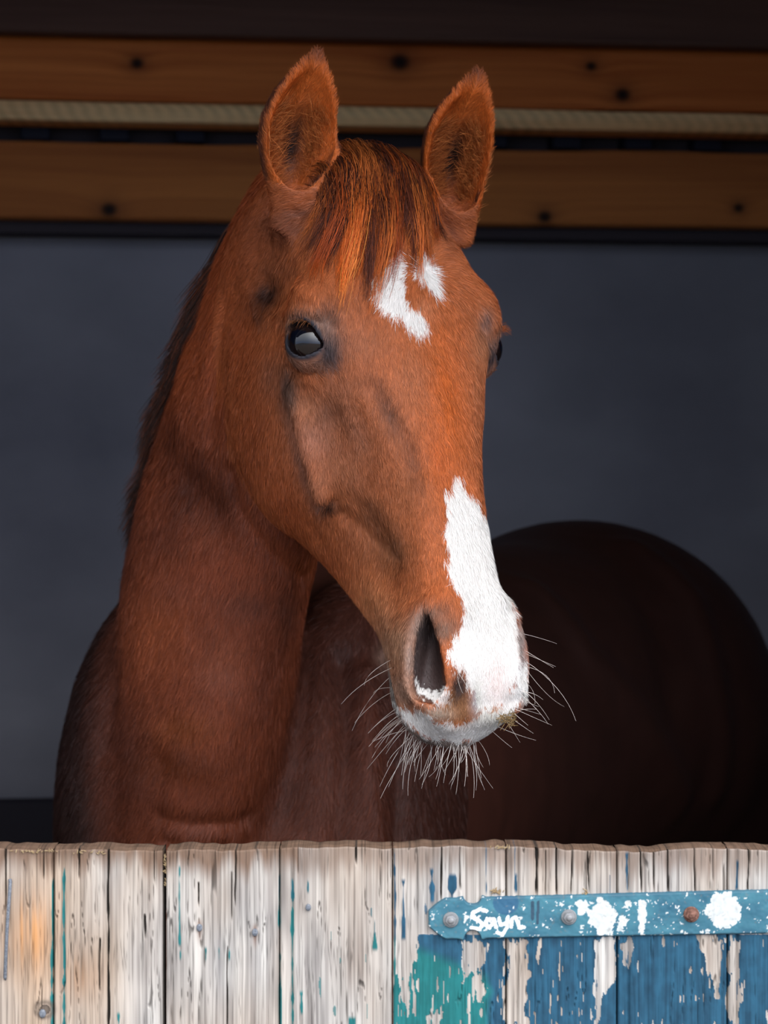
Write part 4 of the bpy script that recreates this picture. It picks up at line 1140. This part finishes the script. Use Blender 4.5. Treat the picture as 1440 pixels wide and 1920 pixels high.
# mane along the crest, falling on the near side behind the cheek
def crest_point(u, side=-1, k=1.0):
    tab = catmull(_nu, _nt, np.clip(u, _nu[0], _nu[-1]))
    c = NK_0+u[:, None]*NK_U; c[:, 0] += tab[:, 0]; c[:, 1] += tab[:, 1]
    D = np.stack([tab[:, 4], np.full(len(u), .8), np.full(len(u), .45)], 1); D = D-(D@NK_U)[:, None]*NK_U; D /= np.linalg.norm(D, axis=1)[:, None]
    W = np.cross(NK_U, D); return c, D, W, tab[:, 2], tab[:, 3]
n = 5200; K = 12
u0 = .02+.60*rng.rand(n); c, D, W, rd, rw = crest_point(u0)
sgn = np.where((W[:, 0] < 0), 1, -1)[:, None]
root = c+D*rd[:, None]*.99+W*sgn*(.004*rng.randn(n, 1))
Lm = (.10+.07*rng.rand(n))*(1-.2*u0)
tt = np.linspace(0, 1, K)
clump = vnoise(u0*60, 0*u0, 0*u0, 5)
P = np.empty((n, K, 3))
for i, t in enumerate(tt):
    out = D*(.024*np.sin(min(t*2.4, 1.57)))+W*sgn*(.030*t+.020*t*t)
    P[:, i] = root+out+np.array([-.10, .02, -.98])*(Lm*t)[:, None]+(np.stack([clump, 0*clump, 0*clump], 1)*.010*t)
    P[:, i, 0] += .002*np.sin(t*9+u0*40)
R = .00038*(1-.7*tt**2)[None]*(.7+.6*rng.rand(n, 1)); V, F = tube_mesh(P, R, 3)
cm = (np.where(rng.rand(n, 1) < .75, L3(58, 32, 22), L3(130, 66, 34))*np.exp(.25*rng.randn(n, 1)))
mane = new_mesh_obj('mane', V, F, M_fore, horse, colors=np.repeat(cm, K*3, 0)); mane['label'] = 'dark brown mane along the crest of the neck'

# ear tufts
def ear_tufts(key, n):
    base, Ln, E, O, W, bow, wid = EARS[key]
    t = .12+.50*rng.rand(n); side = np.where(rng.rand(n) < .62, 1, -1); r = ear_prof(t)*wid
    w = side*r*(.38+.50*rng.rand(n)); 
    bowv = bow*(-np.sin(math.pi*np.clip(t, 0, 1)))
    o = -np.sqrt(np.maximum((r*.92)**2-w**2, 0))*.6+np.interp(t, [0, .15, .4, .7, 1], [.010, .008, .016, .020, .018])*.55
    root = base+E*(t*Ln)[:, None]+W*(w+bowv)[:, None]+O*o[:, None]
    L = .012+.014*rng.rand(n)
    d = E*(.55+.5*rng.randn(n, 1)*.5)-W*(side*.55)[:, None]+O*(.42+.2*rng.rand(n, 1))+.22*rng.randn(n, 3); d /= np.linalg.norm(d, axis=1)[:, None]
    P = np.stack([root, root+d*(L*.5)[:, None], root+d*L[:, None]+E*(.003*rng.randn(n, 1))], 1)
    rim = n//2
    # fringe along the outer edge low down
    t2 = .02+.5*rng.rand(rim); r2 = ear_prof(t2)*wid; s2 = 1 if key == 'far' else -1
    wx = W if W[0] > 0 else -W
    root2 = base+E*(t2*Ln)[:, None]+W*(bow*(-np.sin(math.pi*t2)))[:, None]+wx*(s2*r2*.93)[:, None]+O*(.006*rng.randn(rim, 1))
    d2 = wx*s2*(.25+.3*rng.rand(rim, 1))+E*.95+.25*rng.randn(rim, 3); d2 /= np.linalg.norm(d2, axis=1)[:, None]; L2 = .004+.007*rng.rand(rim)
    P2 = np.stack([root2, root2+d2*(L2*.5)[:, None], root2+d2*L2[:, None]], 1)
    P = np.concatenate([P, P2])
    V, F = tube_mesh(P, np.tile([.00022, .00018, .00006], (len(P), 1)), 3)
    col = np.where(rng.rand(len(P), 1) < .5, L3(206, 124, 66), L3(150, 80, 36))*np.exp(.2*rng.randn(len(P), 1))
    o_ = new_mesh_obj('ear_tuft', V, F, M_fore, horse, colors=np.repeat(col, 9, 0)); return o_
ear_tufts('near', 800); ear_tufts('far', 1200)

# eyes
def eyeball(sg):
    c = from_head(EYE[0], sg*EYE[1], EYE[2])
    nv, nu_ = 48, 64; V = []
    Nn = EYE_N[0]*HA+sg*EYE_N[1]*HS+EYE_N[2]*HH; Uu = EYE_U[0]*HA+sg*EYE_U[1]*HS+EYE_U[2]*HH; Vv = EYE_V[0]*HA+sg*EYE_V[1]*HS+EYE_V[2]*HH
    C = []; F = []
    for i in range(nv+1):
        th = math.pi*i/nv
        for j in range(nu_):
            ph = 2*math.pi*j/nu_; l = np.array([math.sin(th)*math.cos(ph), math.sin(th)*math.sin(ph), math.cos(th)])
            R = EYE_R*(1+.05*math.exp(-(th/.6)**2))
            V.append(c+R*(l[0]*Uu+l[1]*Vv+l[2]*Nn))
            e = math.hypot(l[0]/.50, l[1]/.30) if l[2] > 0 else 9; ir = math.hypot(l[0]/.80, l[1]/.72) if l[2] > 0 else 9
            C.append(L3(9, 11, 20) if e < 1 else (L3(24, 15, 14) if ir < 1 else L3(24, 18, 20)))
    for i in range(nv):
        for j in range(nu_): F.append((i*nu_+j, (i+1)*nu_+j, (i+1)*nu_+(j+1) % nu_, i*nu_+(j+1) % nu_))
    o = new_mesh_obj('eye', np.array(V), np.array(F), M_eye, horse, colors=np.array(C)); o['label'] = 'glossy dark eye'; return o
M_eye = mat('wet_dark_eye', rough=.04, spec=.65, attr=True)
eyeball(-1); eyeball(1)

def bez(p0, p1, p2, K=8):
    t = np.linspace(0, 1, K)[:, None]; return (1-t)**2*p0+2*t*(1-t)*p1+t*t*p2
# eyelashes
def lashes(sg, n, L, col):
    out = []
    for k in range(n):
        eu = EYE_R*(-.85+1.2*rng.rand()); ev = .0165*(1-abs(eu/.0275+.1)**2)+.001
        def w(eu, ev, en): 
            q = EYE+eu*EYE_U+ev*EYE_V+en*EYE_N; return from_head(q[0], sg*q[1], q[2])
        en = math.sqrt(max((EYE_R+.002)**2-eu*eu-ev*ev, 1e-6))+.001; l = L*(.6+.6*rng.rand())
        p0 = w(eu, ev, en); p2 = w(eu*1.1+.002*rng.randn(), ev-.002+.003*rng.randn(), en+l); p1 = w(eu, ev+.004, en+l*.6)
        out.append(bez(p0, p1, p2, 6))
    out = np.array(out); V, F = tube_mesh(out, np.tile(np.linspace(.00022, .00005, 6), (n, 1)), 3)
    return new_mesh_obj('eyelashes', V, F, mat('lash_hair', lin(*col), .5, .3), horse)
lashes(-1, 60, .007, (150, 92, 52)); lashes(1, 130, .014, (176, 92, 44))

# whiskers: root pixel, tip pixel, sag
WH = []
def addw(x0, y0, x1, y1, bx=0, by=0, dy=0): WH.append((x0, y0, x1, y1, bx, by, dy))
for v in [(985,1185,1044,1207),(985,1225,1042,1250),(986,1222,1038,1252),(985,1240,1080,1352,25,-10),(984,1255,1058,1325,5,20),(985,1250,1040,1300,25,-15),(983,1275,1003,1320,12,-8),(980,1290,1030,1350,5,-5),
 (975,1300,1028,1358,8,0),(972,1310,1010,1325),(965,1325,1015,1340),(960,1335,990,1360),(955,1345,1000,1375),(948,1340,1005,1330,0,-8),(975,1295,1018,1312,4,-8),(950,1352,975,1392),(965,1330,1035,1360),(900,1392,918,1435,8,0),(930,1380,960,1402),(940,1372,1005,1388)]: addw(*v)
rr = np.random.RandomState(8)
for k in range(46):
    x0 = 758+rr.rand()*140; y0 = 1397+3*np.sin(x0); l = 30+70*rr.rand()**1.3; t = (x0-840)/90.
    addw(x0, y0, x0+l*(.35*t+.25*rr.randn()-.1), y0+l, 8*rr.randn(), 4*rr.randn())
for k in range(16):
    f = rr.rand(); x0 = 745+25*f; y0 = 1330+55*f; l = 45+50*rr.rand(); an = math.radians(150-25*f*2+12*rr.randn())
    addw(x0, y0, x0+l*math.cos(an), y0+l*math.sin(an)*.9+6, 4*rr.randn(), -8)
for v in [(705,1240,683,1285,-10,0),(710,1255,640,1320,0,-10),(715,1275,660,1370,0,-15),(722,1290,700,1300,-6,-6),(730,1300,665,1355,0,-12),(742,1330,690,1375,0,-6),(755,1360,688,1442,0,0),(765,1380,712,1475,-6,0),(768,1385,755,1480,-6,0),(780,1392,765,1492,-10,0),(850,1398,845,1480,8,0),(760,1375,700,1390,0,-8),(790,1300,776,1330,-2,-6),(800,1305,786,1340,-2,-6),(860,1265,880,1310,10,0),(858,1268,868,1300,-4,0)]: addw(*v)
FI2 = Finder(HV, HN); ws = []
for (x0, y0, x1, y1, bx, by, _) in WH:
    p = FI2.at(x0, y0, 2.68)
    if p is None: continue
    Y = p[1]; off = -.006-.02*rr.rand()
    tip = world_pt(x1, y1, Y+off+.01*rr.randn()); mid = world_pt((x0+x1)/2+bx, (y0+y1)/2+by, Y+off*.7)
    p = p+(p-mid)/np.linalg.norm(p-mid)*.002
    ws.append(bez(p, mid, tip, 9))
M_wh = mat('whisker_hair', lin(226, 214, 204), .45, .4)
for k, w_ in enumerate(ws):
    V, F = tube_mesh(w_[None], np.linspace(.00021, .00008, 9)[None]*(.8+.4*rr.rand()), 4)
    new_mesh_obj('whisker', V, F, M_wh, horse)
# hay stuck to the far lip
cp = []
for k in range(46):
    p = world_pt(938+26*rr.rand(), 1348+12*rr.randn()*.6, 2.45+.012*rr.randn()); a = rr.randn()*.6; l = .004+.010*rr.rand(); d = np.array([math.cos(a), .3*rr.randn(), math.sin(a)])*l
    cp.append([p-d/2, p, p+d/2])
V, F = tube_mesh(cp, np.tile([.0003, .00045, .0002], (len(cp), 1)), 4)
hb = new_mesh_obj('hay_wisp', V, F, mat('green_gold_hay', rough=.8, spec=.2, noise=((500, 500, 500), lin(96, 84, 48), lin(150, 118, 84), 3)))
tag(hb, 'tiny wisp of chewed hay stuck to the corner of the horse\'s lips', 'hay', kind='stuff')
